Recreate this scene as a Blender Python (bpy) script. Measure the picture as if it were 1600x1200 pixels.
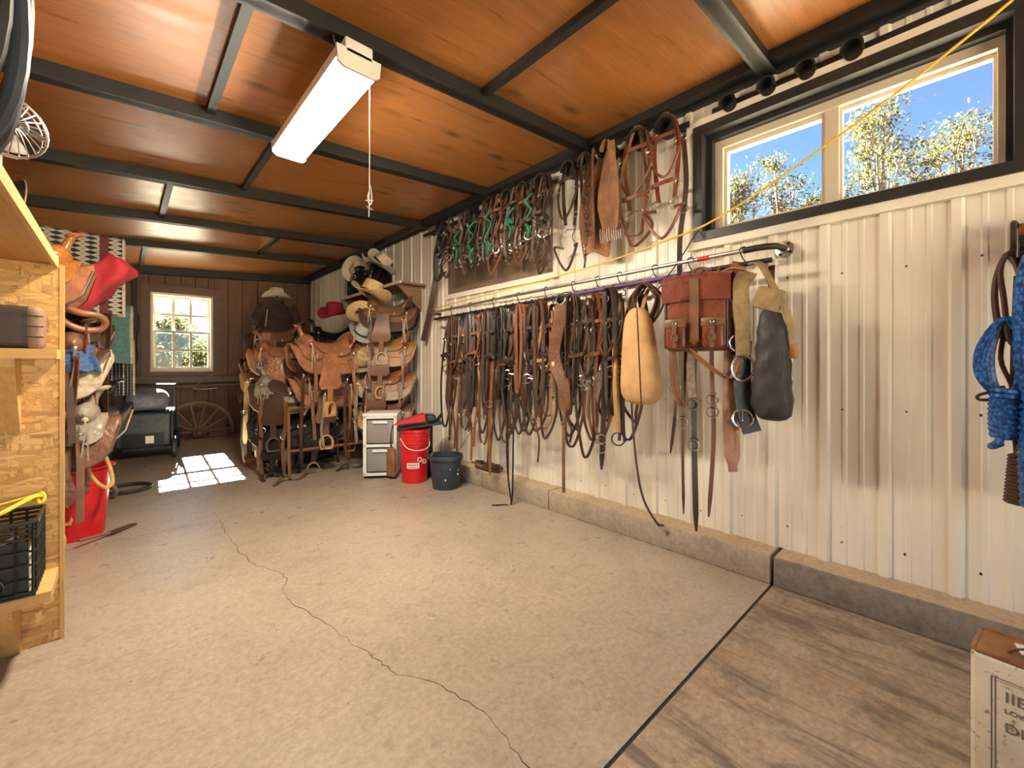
import bpy, bmesh, math, random
from mathutils import Vector, Matrix
R = math.radians
PI = math.pi
rnd = random.Random(7)

# ------------------------------------------------------------------ scene, camera, light
for o in list(bpy.data.objects):
    bpy.data.objects.remove(o, do_unlink=True)
S = bpy.context.scene
COL = S.collection
S.view_settings.view_transform = 'Standard'
S.view_settings.look = 'None'
S.view_settings.gamma = 1
S.view_settings.use_curve_mapping = False
S.view_settings.exposure = 1.2

cam = bpy.data.cameras.new('camera')
cam.sensor_width = 36
cam.lens = 660 / 1600 * 36
cam.shift_y = -28.5 / 1600
cam.clip_start = 0.02
cam_o = bpy.data.objects.new('camera', cam)
COL.objects.link(cam_o)
cam_o.location = (0, 0, 1.15)
cam_o.rotation_euler = (PI / 2, 0, -0.745)
S.camera = cam_o

SUN_EL, SUN_AZ = 29.4, 2.0        # sun stands behind the far gable, azimuth from +Y towards +X
w = bpy.data.worlds.new('sky'); S.world = w
w.use_nodes = True
nt = w.node_tree
sky = nt.nodes.new('ShaderNodeTexSky')
sky.sky_type = 'NISHITA'
sky.sun_disc = False
sky.sun_elevation = R(SUN_EL)
sky.sun_rotation = R(SUN_AZ)
sky.air_density = 1.0; sky.dust_density = 0.0; sky.ozone_density = 5.0
nt.links.new(sky.outputs[0], nt.nodes['Background'].inputs[0])
nt.nodes['Background'].inputs[1].default_value = 0.145
sl = bpy.data.lights.new('sun', 'SUN')
sl.energy = 135.0; sl.angle = R(0.3); sl.color = (1, .93, .82)
so = bpy.data.objects.new('sun', sl); COL.objects.link(so)
d = Vector((math.sin(R(SUN_AZ)) * math.cos(R(SUN_EL)), math.cos(R(SUN_AZ)) * math.cos(R(SUN_EL)), math.sin(R(SUN_EL))))
so.rotation_euler = d.to_track_quat('Z', 'Y').to_euler()
so.location = (0, 20, 12)
LAMP = 92.0                        # emission of the fluorescent diffuser

# ------------------------------------------------------------------ materials
MATS = {}
def newmat(name):
    m = bpy.data.materials.new(name); m.use_nodes = True
    return m, m.node_tree, m.node_tree.nodes['Principled BSDF']
def coords(nt, kind='Object', scale=(1, 1, 1), rot=(0, 0, 0)):
    tc = nt.nodes.new('ShaderNodeTexCoord'); mp = nt.nodes.new('ShaderNodeMapping')
    mp.inputs['Scale'].default_value = scale; mp.inputs['Rotation'].default_value = rot
    nt.links.new(tc.outputs[kind], mp.inputs[0]); return mp.outputs[0]
def noise(nt, vec, scale, detail=5, rough=.6, dist=0):
    n = nt.nodes.new('ShaderNodeTexNoise'); n.inputs['Scale'].default_value = scale
    n.inputs['Detail'].default_value = detail; n.inputs['Roughness'].default_value = rough
    n.inputs['Distortion'].default_value = dist
    nt.links.new(vec, n.inputs['Vector']); return n.outputs['Fac']
def voro(nt, vec, scale, feature='F1', out='Distance', rand=1):
    n = nt.nodes.new('ShaderNodeTexVoronoi'); n.inputs['Scale'].default_value = scale; n.feature = feature
    n.inputs['Randomness'].default_value = rand
    nt.links.new(vec, n.inputs['Vector']); return n.outputs[out]
def ramp(nt, fac, stops, interp='LINEAR'):
    r = nt.nodes.new('ShaderNodeValToRGB'); r.color_ramp.interpolation = interp
    e = r.color_ramp.elements
    while len(e) < len(stops): e.new(.5)
    for i, (p, c) in enumerate(stops):
        e[i].position = p; e[i].color = (*c, 1) if len(c) == 3 else c
    nt.links.new(fac, r.inputs[0]); return r.outputs[0]
def mix(nt, fac, a, b, mode='MIX'):
    m = nt.nodes.new('ShaderNodeMix'); m.data_type = 'RGBA'; m.blend_type = mode
    for i, v in ((0, fac), (6, a), (7, b)):
        if isinstance(v, (int, float)): m.inputs[i].default_value = v
        elif isinstance(v, tuple): m.inputs[i].default_value = (*v, 1)
        else: nt.links.new(v, m.inputs[i])
    return m.outputs[2]
def maprange(nt, v, a, b, c, dd):
    m = nt.nodes.new('ShaderNodeMapRange')
    for i, x in enumerate((a, b, c, dd)): m.inputs[i + 1].default_value = x
    nt.links.new(v, m.inputs[0]); return m.outputs[0]
def bump(nt, bs, h, strength=.3, dist=.005):
    b = nt.nodes.new('ShaderNodeBump'); b.inputs['Strength'].default_value = strength; b.inputs['Distance'].default_value = dist
    nt.links.new(h, b.inputs['Height']); nt.links.new(b.outputs[0], bs.inputs['Normal'])
def plain(name, col, rough=.5, metal=0.0, var=.25, scale=12, bmp=.15):
    m, nt, bs = newmat(name)
    v = coords(nt)
    n = noise(nt, v, scale, 4)
    c = ramp(nt, n, [(.3, tuple(x * (1 - var) for x in col)), (.7, tuple(min(1, x * (1 + var)) for x in col))])
    nt.links.new(c, bs.inputs['Base Color'])
    bs.inputs['Roughness'].default_value = rough; bs.inputs['Metallic'].default_value = metal
    if bmp: bump(nt, bs, noise(nt, v, scale * 6, 3), bmp, .002)
    MATS[name] = m; return m
def leather(name, col, rough=.38, tooled=False, var=.45):
    m, nt, bs = newmat(name)
    v = coords(nt)
    n = noise(nt, v, 9, 6, .65)
    c = ramp(nt, n, [(.28, tuple(x * (1 - var) for x in col)), (.55, col), (.8, tuple(min(1, x * (1 + var)) for x in col))])
    nt.links.new(c, bs.inputs['Base Color'])
    r = maprange(nt, noise(nt, v, 25, 3), .3, .7, rough - .1, rough + .15)
    nt.links.new(r, bs.inputs['Roughness'])
    if tooled: h = voro(nt, v, 42); bump(nt, bs, h, .55, .006)
    else: bump(nt, bs, noise(nt, v, 120, 4), .2, .002)
    MATS[name] = m; return m
leather('leather_dark', (.068, .031, .018)); leather('leather_brown', (.19, .09, .05))
leather('leather_russet', (.31, .125, .06)); leather('leather_tan', (.40, .20, .080))
leather('leather_black', (.016, .014, .014), .33); leather('leather_tooled', (.34, .138, .068), .30, True)
leather('leather_tooled_dark', (.17, .075, .040), .38, True); leather('leather_orange', (.42, .155, .040), .22)
leather('leather_grey', (.30, .255, .195), .4, True); leather('leather_pale', (.50, .36, .21), .5)
leather('leather_oxblood', (.19, .050, .028), .30); leather('suede', (.29, .145, .072), .85)
leather('strap_dark', (.040, .021, .014)); leather('strap_brown', (.092, .043, .024)); leather('strap_russet', (.19, .070, .030)); leather('strap_tan', (.36, .19, .085)); leather('strap_black', (.014, .012, .012), .4)
leather('leather_bag', (.032, .030, .032), .58); leather('leather_gold', (.46, .27, .085), .5)
plain('fleece_cream', (.42, .34, .24), .95, var=.3, scale=40, bmp=.8)
plain('fleece_blue', (.045, .10, .22), .95, var=.4, scale=60, bmp=.8)
plain('canvas_tan', (.52, .31, .14), .75, var=.18, scale=8, bmp=.3)
plain('canvas_worn', (.30, .21, .10), .8, var=.35, scale=14, bmp=.4)
plain('steel', (.62, .60, .57), .28, 1, .2); plain('pipe_galv', (.66, .64, .60), .35, 1, .2)
plain('iron', (.05, .042, .038), .5, .6, .3); plain('iron_rust', (.11, .06, .035), .7, .3, .4)
plain('black_steel', (.012, .012, .013), .5, 0, .3, 6); plain('black_paint', (.020, .021, .024), .42, 0, .3, 8)
plain('black_plastic', (.014, .014, .015), .38, 0, .2, 10); plain('purple_wrap', (.10, .045, .17), .5, 0, .3)
plain('brass', (.55, .36, .12), .3, 1, .2); plain('white_plastic', (.75, .74, .70), .4, 0, .06, 6, .03)
plain('red_plastic', (.62, .012, .020), .32, 0, .1, 5, .03); plain('red_cloth', (.42, .020, .030), .8, 0, .2, 15, .3)
plain('navy_plastic', (.030, .042, .065), .42, 0, .25, 8, .05); plain('grey_cloth', (.075, .078, .088), .85, 0, .25, 20, .3)
plain('grey_bag', (.16, .17, .21), .6, 0, .3, 12, .3); plain('green_cloth', (.075, .15, .14), .9, 0, .25, 30, .5)
plain('green_cord', (.015, .22, .11), .6, 0, .3); plain('yellow_rope', (.80, .52, .035), .5, 0, .15)
plain('vinyl', (.62, .55, .44), .4, 0, .05, 4, .02); plain('white_paint', (.78, .73, .63), .5, 0, .08, 6, .05)
plain('straw', (.66, .47, .22), .7, 0, .2, 50, .5); plain('felt_cream', (.70, .60, .45), .85, 0, .12, 10)
plain('felt_red', (.36, .022, .04), .8, 0, .15, 10); plain('felt_grey', (.42, .42, .42), .8, 0, .15, 10)
plain('felt_tan', (.44, .31, .17), .8, 0, .15, 10); plain('coat_cloth', (.07, .045, .036), .85, 0, .3, 14, .3)
plain('chrome', (.75, .75, .75), .15, 1, .1); plain('rubber', (.02, .02, .02), .6, 0, .2)
plain('bark', (.085, .065, .045), .9, 0, .4, 14, .8); plain('rope_dark', (.09, .045, .025), .8, 0, .4, 60, .8)
plain('soil', (.30, .26, .18), .95, 0, .3, 2, .3); plain('paper', (.80, .76, .68), .7, 0, .05, 5, .02)
plain('ink', (.16, .145, .12), .8, 0, .2, 40, 0); plain('tin_top', (.36, .17, .065), .35, .5, .35, 14)
plain('hair_white', (.70, .66, .58), .8, 0, .2, 30, .3); plain('shelf_edge', (.62, .58, .50), .6)
plain('gap', (.03, .022, .016), .9, 0, .2, 10, 0)

def wood(name, col, along='x', var=.4, rough=.5, scale=1.0, bmp=.15, knots=False, ring=9.0):
    m, nt, bs = newmat(name)
    s = {'x': (.6, 9, 9), 'y': (9, .6, 9), 'z': (9, 9, .6)}[along]
    v = coords(nt, 'Object', tuple(x * scale for x in s))
    n = noise(nt, v, 2.2, 8, .65, .6)
    n2 = noise(nt, v, ring, 4, .7)
    c = ramp(nt, n, [(.25, tuple(x * (1 - var) for x in col)), (.5, col), (.78, tuple(min(1, x * (1 + var)) for x in col))])
    c = mix(nt, .35, c, ramp(nt, n2, [(.3, tuple(x * .5 for x in col)), (.7, tuple(min(1, x * 1.3) for x in col))]))
    if knots:
        t = {'x': (.9, 2.6, 1), 'y': (2.6, .9, 1), 'z': (2.6, 1, .9)}[along]
        kv = coords(nt, 'Object', t)
        big = noise(nt, kv, .7, 3, .6)
        kd = voro(nt, kv, 3.2)
        k = nt.nodes.new('ShaderNodeMath'); k.operation = 'MULTIPLY'
        nt.links.new(maprange(nt, kd, .10, .34, 1, 0), k.inputs[0]); nt.links.new(maprange(nt, big, .52, .60, 0, .9), k.inputs[1])
        c = mix(nt, k.outputs[0], c, tuple(x * .18 for x in col))
    nt.links.new(c, bs.inputs['Base Color'])
    nt.links.new(maprange(nt, n, .3, .7, rough - .08, rough + .1), bs.inputs['Roughness'])
    bump(nt, bs, n2, bmp, .002)
    MATS[name] = m; return m
wood('ply_ceiling', (.36, .140, .036), 'x', .42, .33, .8, .12, True)
wood('barn_board', (.20, .108, .068), 'z', .35, .6); wood('barn_trim', (.19, .125, .095), 'x', .3, .6)
wood('pine', (.62, .37, .13), 'x', .14, .55, 1, .08); wood('pine_v', (.62, .36, .12), 'z', .14, .55, 1, .08)
wood('ply_pale', (.58, .31, .085), 'y', .18, .5, .7, .08); wood('wood_dark', (.035, .018, .013), 'x', .5, .5)
wood('wood_orange', (.28, .095, .03), 'z', .3, .45); wood('wood_old', (.22, .135, .085), 'x', .35, .7)
wood('wood_stand', (.20, .085, .035), 'z', .3, .45); wood('stirrup_wood', (.56, .33, .12), 'z', .2, .4)

def osb():
    m, nt, bs = newmat('osb')
    c = None; hgt = None
    for i, (sx, sz, a) in enumerate(((11, 52, .5), (50, 10, -.35), (12, 46, 1.1), (44, 11, .25), (13, 60, -.2))):
        v0 = coords(nt, 'Object', (sx, 4, sz), (0, a, 0))
        dn = nt.nodes.new('ShaderNodeTexNoise'); dn.inputs['Scale'].default_value = 1.6; dn.inputs['Detail'].default_value = 3; nt.links.new(v0, dn.inputs['Vector'])
        vv = mix(nt, .22, v0, dn.outputs['Color'], 'LINEAR_LIGHT')
        nz = nt.nodes.new('ShaderNodeTexVoronoi'); nz.inputs['Scale'].default_value = 1.0; nt.links.new(vv, nz.inputs['Vector'])
        ed = voro(nt, vv, 1.0, 'DISTANCE_TO_EDGE')
        sep = nt.nodes.new('ShaderNodeSeparateColor'); nt.links.new(nz.outputs['Color'], sep.inputs[0])
        cc = ramp(nt, sep.outputs[0], [(0, (.30, .13, .03)), (.2, (.50, .26, .07)), (.6, (.64, .37, .11)), (1, (.78, .52, .21))])
        gr = noise(nt, coords(nt, 'Object', (sx * 1.2, 4, sz * 4), (0, a, 0)), 2.0, 4)
        cc = mix(nt, .30, cc, ramp(nt, gr, [(.35, (.38, .17, .04)), (.65, (.80, .52, .20))]))
        cc = mix(nt, maprange(nt, ed, .0, .05, .55, 0), cc, (.22, .095, .022))
        c = cc if c is None else mix(nt, ramp(nt, sep.outputs[1], [(0, (0, 0, 0)), (.56, (1, 1, 1))], 'CONSTANT'), c, cc)
    nt.links.new(c, bs.inputs['Base Color']); bs.inputs['Roughness'].default_value = .55
    MATS['osb'] = m
osb()
def metal_panel():
    m, nt, bs = newmat('wall_metal')
    v = coords(nt, 'Object', (1, 1, 1))
    c = ramp(nt, noise(nt, coords(nt, 'Object', (3, 3, .5)), 2.5, 5), [(.3, (.70, .65, .56)), (.7, (.79, .74, .65))])
    sp = noise(nt, v, 38, 2)
    c = mix(nt, maprange(nt, sp, .76, .80, 0, .7), c, (.22, .13, .07))
    nt.links.new(c, bs.inputs['Base Color'])
    bs.inputs['Roughness'].default_value = .38
    MATS['wall_metal'] = m
metal_panel()
def concrete(name, a, b, dark, amount, r0, r1, streak=False):
    m, nt, bs = newmat(name)
    v = coords(nt, 'Object')
    n = noise(nt, v, 1.1, 9, .62, .4); n2 = noise(nt, v, 7, 8, .7); n3 = noise(nt, v, 45, 5, .7)
    c = ramp(nt, n, [(.30, a), (.68, b)])
    c = mix(nt, maprange(nt, n2, .50, .72, 0, amount), c, dark)
    c = mix(nt, .35, c, ramp(nt, n3, [(.3, tuple(x * .55 for x in a)), (.7, tuple(min(1, x * 1.35) for x in b))]))
    if streak:
        st = noise(nt, coords(nt, 'Object', (5, 1.0, 1), (0, 0, -.5)), 2.2, 8, .72, .5)
        c = mix(nt, maprange(nt, st, .46, .62, 0, .75), c, dark)
        c = mix(nt, maprange(nt, noise(nt, coords(nt, 'Object', (2, .8, 1), (0, 0, -.9)), 2.4, 6, .7), .55, .68, 0, .6), c, (.24, .13, .06))
    cl_ = noise(nt, coords(nt, 'Object', (1.6, 5, 1), (0, 0, .35)), 3.0, 9, .75, .8)
    c = mix(nt, maprange(nt, cl_, .56, .74, 0, .5), c, tuple(x * .45 for x in a))
    sp = noise(nt, v, 70, 2, .5)
    c = mix(nt, maprange(nt, sp, .70, .76, 0, .6), c, tuple(x * .3 for x in a))
    nt.links.new(c, bs.inputs['Base Color'])
    nt.links.new(maprange(nt, n2, .3, .7, r0, r1), bs.inputs['Roughness'])
    bump(nt, bs, n3, .16, .003)
    MATS[name] = m
concrete('concrete', (.270, .226, .176), (.42, .352, .275), (.19, .153, .112), .6, .24, .42)
concrete('concrete_stained', (.22, .17, .12), (.46, .37, .27), (.07, .06, .052), .8, .32, .55, True)
concrete('curb_concrete', (.30, .245, .185), (.46, .38, .29), (.12, .10, .085), .6, .5, .75)
concrete('curb_dust', (.36, .27, .17), (.52, .41, .28), (.22, .16, .10), .5, .7, .9)
concrete('curb_dark', (.13, .115, .10), (.27, .235, .20), (.05, .045, .042), .8, .5, .75)

def glass_mat(name, rough=0.0, tint=(1, 1, 1)):
    m, nt, bs = newmat(name)
    out = nt.nodes['Material Output']
    tr = nt.nodes.new('ShaderNodeBsdfTransparent'); tr.inputs[0].default_value = (*tint, 1)
    gl = nt.nodes.new('ShaderNodeBsdfGlossy'); gl.inputs['Roughness'].default_value = .02
    mx = nt.nodes.new('ShaderNodeMixShader'); mx.inputs[0].default_value = .05
    nt.links.new(tr.outputs[0], mx.inputs[1]); nt.links.new(gl.outputs[0], mx.inputs[2]); nt.links.new(mx.outputs[0], out.inputs[0])
    MATS[name] = m
glass_mat('glass'); glass_mat('glass_old', 0, (.93, .95, .93))
m, nt, bs = newmat('drawer_clear'); bs.inputs['Base Color'].default_value = (.55, .54, .52, 1); bs.inputs['Roughness'].default_value = .25
bs.inputs['Transmission Weight'].default_value = .55; MATS['drawer_clear'] = m
m, nt, bs = newmat('pane_dirty'); v = coords(nt)
nt.links.new(ramp(nt, noise(nt, v, 3, 6), [(.3, (.10, .072, .045)), (.7, (.19, .14, .09))]), bs.inputs['Base Color']); bs.inputs['Roughness'].default_value = .3
MATS['pane_dirty'] = m
m, nt, bs = newmat('lamp_glow'); bs.inputs['Base Color'].default_value = (.9, .9, .85, 1)
bs.inputs['Emission Color'].default_value = (1, .86, .66, 1); bs.inputs['Emission Strength'].default_value = LAMP; MATS['lamp_glow'] = m
def leafmat(name, c0, c1):
    m, nt, bs = newmat(name)
    v = coords(nt)
    nt.links.new(ramp(nt, noise(nt, v, 1.7, 4), [(.3, c0), (.7, c1)]), bs.inputs['Base Color'])
    bs.inputs['Roughness'].default_value = .8; bs.inputs['Specular IOR Level'].default_value = .05
    out = nt.nodes['Material Output']; tl = nt.nodes.new('ShaderNodeBsdfTranslucent'); tl.inputs[0].default_value = (*c1, 1)
    mx = nt.nodes.new('ShaderNodeMixShader'); mx.inputs[0].default_value = .4
    nt.links.new(bs.outputs[0], mx.inputs[1]); nt.links.new(tl.outputs[0], mx.inputs[2]); nt.links.new(mx.outputs[0], out.inputs[0])
    MATS[name] = m
leafmat('leaf_yellow', (.034, .034, .009), (.064, .059, .018)); leafmat('leaf_green', (.026, .033, .011), (.05, .055, .02))

def pattern(name, kind):
    m, nt, bs = newmat(name)
    v = coords(nt, 'Object')
    sep = nt.nodes.new('ShaderNodeSeparateXYZ'); nt.links.new(v, sep.inputs[0])
    def wave(sock, f):
        a = nt.nodes.new('ShaderNodeMath'); a.operation = 'MULTIPLY'; a.inputs[1].default_value = f; nt.links.new(sock, a.inputs[0])
        b = nt.nodes.new('ShaderNodeMath'); b.operation = 'PINGPONG'; b.inputs[1].default_value = 1; nt.links.new(a.outputs[0], b.inputs[0]); return b.outputs[0]
    if kind == 'navajo':
        zz = wave(sep.outputs[2], 58); xx = wave(sep.outputs[0], 24)
        a = nt.nodes.new('ShaderNodeMath'); a.operation = 'ADD'; nt.links.new(zz, a.inputs[0]); nt.links.new(xx, a.inputs[1])
        c = ramp(nt, maprange(nt, a.outputs[0], 0, 2, 0, 1), [(0, (.018, .015, .014)), (.44, (.34, .30, .24)), (.86, (.16, .13, .10))], 'CONSTANT')
        c = mix(nt, ramp(nt, maprange(nt, sep.outputs[0], -.4, .4, 0, 1), [(0, (0, 0, 0)), (.76, (1, 1, 1)), (.82, (0, 0, 0))], 'CONSTANT'), c, (.10, .024, .026))
    else:
        xx = wave(sep.outputs[0], 26); zz = wave(sep.outputs[2], 70)
        c0 = ramp(nt, xx, [(0, (.60, .54, .42)), (.14, (.02, .022, .028)), (.60, (.03, .03, .035)), (.66, (.45, .40, .30)), (.78, (.02, .02, .025))], 'CONSTANT')
        c = mix(nt, ramp(nt, zz, [(0, (0, 0, 0)), (.6, (1, 1, 1))], 'CONSTANT'), c0, mix(nt, .7, c0, (.02, .022, .028)))
    nt.links.new(c, bs.inputs['Base Color']); bs.inputs['Roughness'].default_value = .95
    bump(nt, bs, noise(nt, v, 150, 2), .4, .003)
    MATS[name] = m
leafmat('leaf_hazed', (.055, .06, .026), (.095, .097, .045))  # back window leaves: sun from behind and haze put into the colour
pattern('navajo_wool', 'navajo'); pattern('stripe_wool', 'stripe')
def tin_mat():
    m, nt, bs = newmat('tin_white'); v = coords(nt)
    c = ramp(nt, noise(nt, v, 9, 5), [(.3, (.62, .57, .47)), (.7, (.76, .71, .61))])
    c = mix(nt, maprange(nt, noise(nt, v, 55, 3, .7), .60, .68, 0, .8), c, (.20, .11, .05))
    c = mix(nt, maprange(nt, noise(nt, v, 14, 6, .75), .60, .70, 0, .6), c, (.40, .26, .13))
    nt.links.new(c, bs.inputs['Base Color']); bs.inputs['Roughness'].default_value = .5; MATS['tin_white'] = m
tin_mat()
def rope_mat():
    m, nt, bs = newmat('blue_rope')
    v = coords(nt, 'Object', (1, 1, 1))
    d_ = voro(nt, coords(nt, 'Object', (95, 95, 60)), 1.0)
    c = ramp(nt, d_, [(.15, (.045, .22, .62)), (.55, (.012, .075, .30)), (.9, (.004, .02, .09))])
    nt.links.new(c, bs.inputs['Base Color']); bs.inputs['Roughness'].default_value = .42
    bump(nt, bs, d_, -.9, .008); MATS['blue_rope'] = m
rope_mat()

# ------------------------------------------------------------------ mesh helpers
V = Vector
def cr(pts, n=5, closed=False):
    p = [V(q) for q in pts]; out = []
    N = len(p)
    rng = range(N if closed else N - 1)
    for i in rng:
        if closed: a, b, c, e = p[(i - 1) % N], p[i], p[(i + 1) % N], p[(i + 2) % N]
        else: a, b, c, e = p[max(i - 1, 0)], p[i], p[i + 1], p[min(i + 2, N - 1)]
        for k in range(n):
            t = k / n
            out.append(.5 * ((2 * b) + (c - a) * t + (2 * a - 5 * b + 4 * c - e) * t * t + (3 * b - a - 3 * c + e) * t ** 3))
    if not closed: out.append(p[-1].copy())
    return out
class MB:
    def __init__(s): s.v = []; s.f = []
    def add(s, vs, fs):
        k = len(s.v); s.v += [tuple(x) for x in vs]; s.f += [tuple(i + k for i in f) for f in fs]; return s
    def box(s, c, size, rot=None):
        a, b, e = (x / 2 for x in size)
        vs = [V((x, y, z)) for z in (-e, e) for y in (-b, b) for x in (-a, a)]
        if rot is not None: vs = [rot @ q for q in vs]
        return s.add([q + V(c) for q in vs], [(0, 2, 3, 1), (4, 5, 7, 6), (0, 1, 5, 4), (2, 6, 7, 3), (1, 3, 7, 5), (0, 4, 6, 2)])
    def b2(s, x0, x1, y0, y1, z0, z1):
        return s.box(((x0 + x1) / 2, (y0 + y1) / 2, (z0 + z1) / 2), (abs(x1 - x0), abs(y1 - y0), abs(z1 - z0)))
    def rbox(s, c, size, bev=.02, seg=3, rot=None, fn=None):
        bm = bmesh.new(); bmesh.ops.create_cube(bm, size=1)
        for q in bm.verts: q.co = V((q.co.x * size[0], q.co.y * size[1], q.co.z * size[2]))
        bmesh.ops.bevel(bm, geom=bm.edges[:] + bm.verts[:], offset=bev, segments=seg, profile=.5, affect='EDGES')
        if fn: bmesh.ops.subdivide_edges(bm, edges=[e for e in bm.edges if e.calc_length() > min(size) * .4], cuts=5, use_grid_fill=True)
        vs = [q.co.copy() for q in bm.verts]; bm.verts.index_update()
        fs = [tuple(q.index for q in f.verts) for f in bm.faces]; bm.free()
        if fn: vs = [V(fn(q)) for q in vs]
        if rot is not None: vs = [rot @ q for q in vs]
        return s.add([q + V(c) for q in vs], fs)
    def frames(s, p, closed=False):
        out = []; N = len(p); prev = None
        for i in range(N):
            a = p[(i - 1) % N] if closed or i else p[0]; b = p[(i + 1) % N] if closed or i < N - 1 else p[-1]
            t = (V(b) - V(a))
            t = t.normalized() if t.length > 1e-9 else V((0, 0, -1))
            if prev is None:
                prev = V((0, 0, 1)).cross(t)
                if prev.length < .2: prev = V((0, 1, 0)).cross(t)
            n = (prev - t * prev.dot(t))
            n = n.normalized() if n.length > 1e-6 else t.orthogonal().normalized()
            prev = n; out.append((t, n, t.cross(n)))
        return out
    def tube(s, pts, r, n=6, closed=False):
        p = [V(q) for q in pts]; fr = s.frames(p, closed); N = len(p); vs = []; fs = []
        for i, (t, a, b) in enumerate(fr):
            rr = r[i] if isinstance(r, (list, tuple)) else r
            for k in range(n):
                an = 2 * PI * k / n; vs.append(p[i] + (a * math.cos(an) + b * math.sin(an)) * rr)
        for i in range(N if closed else N - 1):
            j = (i + 1) % N
            for k in range(n): fs.append((i * n + k, i * n + (k + 1) % n, j * n + (k + 1) % n, j * n + k))
        if not closed:
            fs.append(tuple(range(n - 1, -1, -1))); fs.append(tuple((N - 1) * n + k for k in range(n)))
        return s.add(vs, fs)
    def strap(s, pts, wd, th, side=(0, 1, 0), closed=False):
        p = [V(q) for q in pts]; N = len(p); vs = []; fs = []; fr = s.frames(p, closed)
        for i in range(N):
            t = fr[i][0]
            sd = V(side(i / max(1, N - 1))) if callable(side) else V(side)
            sd = sd - t * sd.dot(t)
            sd = sd.normalized() if sd.length > .05 else fr[i][1]
            nn = t.cross(sd)
            ww = wd[i] if isinstance(wd, (list, tuple)) else (wd(i / (N - 1)) if callable(wd) else wd)
            for x, y in ((-.5, -.5), (.5, -.5), (.5, .5), (-.5, .5)): vs.append(p[i] + sd * (x * ww) + nn * (y * th))
        for i in range(N if closed else N - 1):
            j = (i + 1) % N
            for k in range(4): fs.append((i * 4 + k, i * 4 + (k + 1) % 4, j * 4 + (k + 1) % 4, j * 4 + k))
        if not closed: fs += [(3, 2, 1, 0), tuple((N - 1) * 4 + k for k in range(4))]
        return s.add(vs, fs)
    def lathe(s, prof, n=20, c=(0, 0, 0), M=None, sx=1, sy=1):
        vs = []; fs = []; m = len(prof)
        for (r, z) in prof:
            for k in range(n):
                a = 2 * PI * k / n; q = V((r * math.cos(a) * sx, r * math.sin(a) * sy, z))
                vs.append((M @ q if M is not None else q) + V(c))
        for i in range(m - 1):
            for k in range(n): fs.append((i * n + k, i * n + (k + 1) % n, (i + 1) * n + (k + 1) % n, (i + 1) * n + k))
        fs.append(tuple(range(n - 1, -1, -1))); fs.append(tuple((m - 1) * n + k for k in range(n)))
        return s.add(vs, fs)
    def sph(s, c, rad, nu=12, nv=8, M=None):
        pr = [(math.sin(PI * (i + .02) / (nv + .04)), -math.cos(PI * (i + .02) / (nv + .04))) for i in range(nv + 1)]
        D = Matrix.Diagonal(V(rad)); MM = (M @ D) if M is not None else D
        return s.lathe(pr, nu, c, MM)
    def ring(s, c, rad, r, normal=(1, 0, 0), n=16, m=5, ry=None, arc=None):
        q = V(normal).normalized().to_track_quat('Z', 'Y').to_matrix()
        ry = ry or rad
        if arc: pts = [V(c) + q @ V((rad * math.cos(arc[0] + (arc[1] - arc[0]) * k / n), ry * math.sin(arc[0] + (arc[1] - arc[0]) * k / n), 0)) for k in range(n + 1)]; return s.tube(pts, r, m)
        pts = [V(c) + q @ V((rad * math.cos(2 * PI * k / n), ry * math.sin(2 * PI * k / n), 0)) for k in range(n)]
        return s.tube(pts, r, m, True)
    def sheet(s, fn, nu, nv, t):
        P = [[V(fn(-1 + 2 * i / nu, -1 + 2 * j / nv)) for j in range(nv + 1)] for i in range(nu + 1)]
        vs = []; fs = []
        def nrm(i, j):
            a = P[min(i + 1, nu)][j] - P[max(i - 1, 0)][j]; b = P[i][min(j + 1, nv)] - P[i][max(j - 1, 0)]
            n = a.cross(b); return n.normalized() if n.length > 1e-9 else V((0, 0, 1))
        Nn = [[nrm(i, j) for j in range(nv + 1)] for i in range(nu + 1)]
        W = nv + 1; K = (nu + 1) * W
        for sg in (.5, -.5):
            for i in range(nu + 1):
                for j in range(W): vs.append(P[i][j] + Nn[i][j] * (sg * t))
        for i in range(nu):
            for j in range(nv):
                a, b, c, e = i * W + j, (i + 1) * W + j, (i + 1) * W + j + 1, i * W + j + 1
                fs += [(a, b, c, e), (K + e, K + c, K + b, K + a)]
        for i in range(nu):
            for j in (0, nv):
                a, b = i * W + j, (i + 1) * W + j
                fs.append((a, a + K, b + K, b) if j == 0 else (b, b + K, a + K, a))
        for j in range(nv):
            for i in (0, nu):
                a, b = i * W + j, i * W + j + 1
                fs.append((b, b + K, a + K, a) if i == 0 else (a, a + K, b + K, b))
        return s.add(vs, fs)
    def prism(s, poly, axis, a, b):
        n = len(poly)
        def mk(p, t): return {'x': (t, p[0], p[1]), 'y': (p[0], t, p[1]), 'z': (p[0], p[1], t)}[axis]
        vs = [mk(p, a) for p in poly] + [mk(p, b) for p in poly]
        fs = [tuple(range(n)), tuple(range(2 * n - 1, n - 1, -1))] + [(i, i + n, (i + 1) % n + n, (i + 1) % n) for i in range(n)]
        return s.add(vs, fs)
    def build(s, name, mat, parent=None, smooth=True, loc=None, sharp=38):
        me = bpy.data.meshes.new(name); me.from_pydata(s.v, [], s.f); me.validate()
        bm = bmesh.new(); bm.from_mesh(me); bmesh.ops.recalc_face_normals(bm, faces=bm.faces[:])
        if smooth:
            for f in bm.faces: f.smooth = True
            for e in bm.edges:
                if len(e.link_faces) == 2 and e.calc_face_angle(0) > R(sharp): e.smooth = False
        bm.to_mesh(me); bm.free()
        me.materials.append(MATS[mat])
        o = bpy.data.objects.new(name, me); COL.objects.link(o)
        if parent: o.parent = parent
        if loc: o.location = loc
        return o
def tag(o, label, cat, group=None):
    o['label'] = label; o['category'] = cat
    if group: o['group'] = group
    return o
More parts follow.
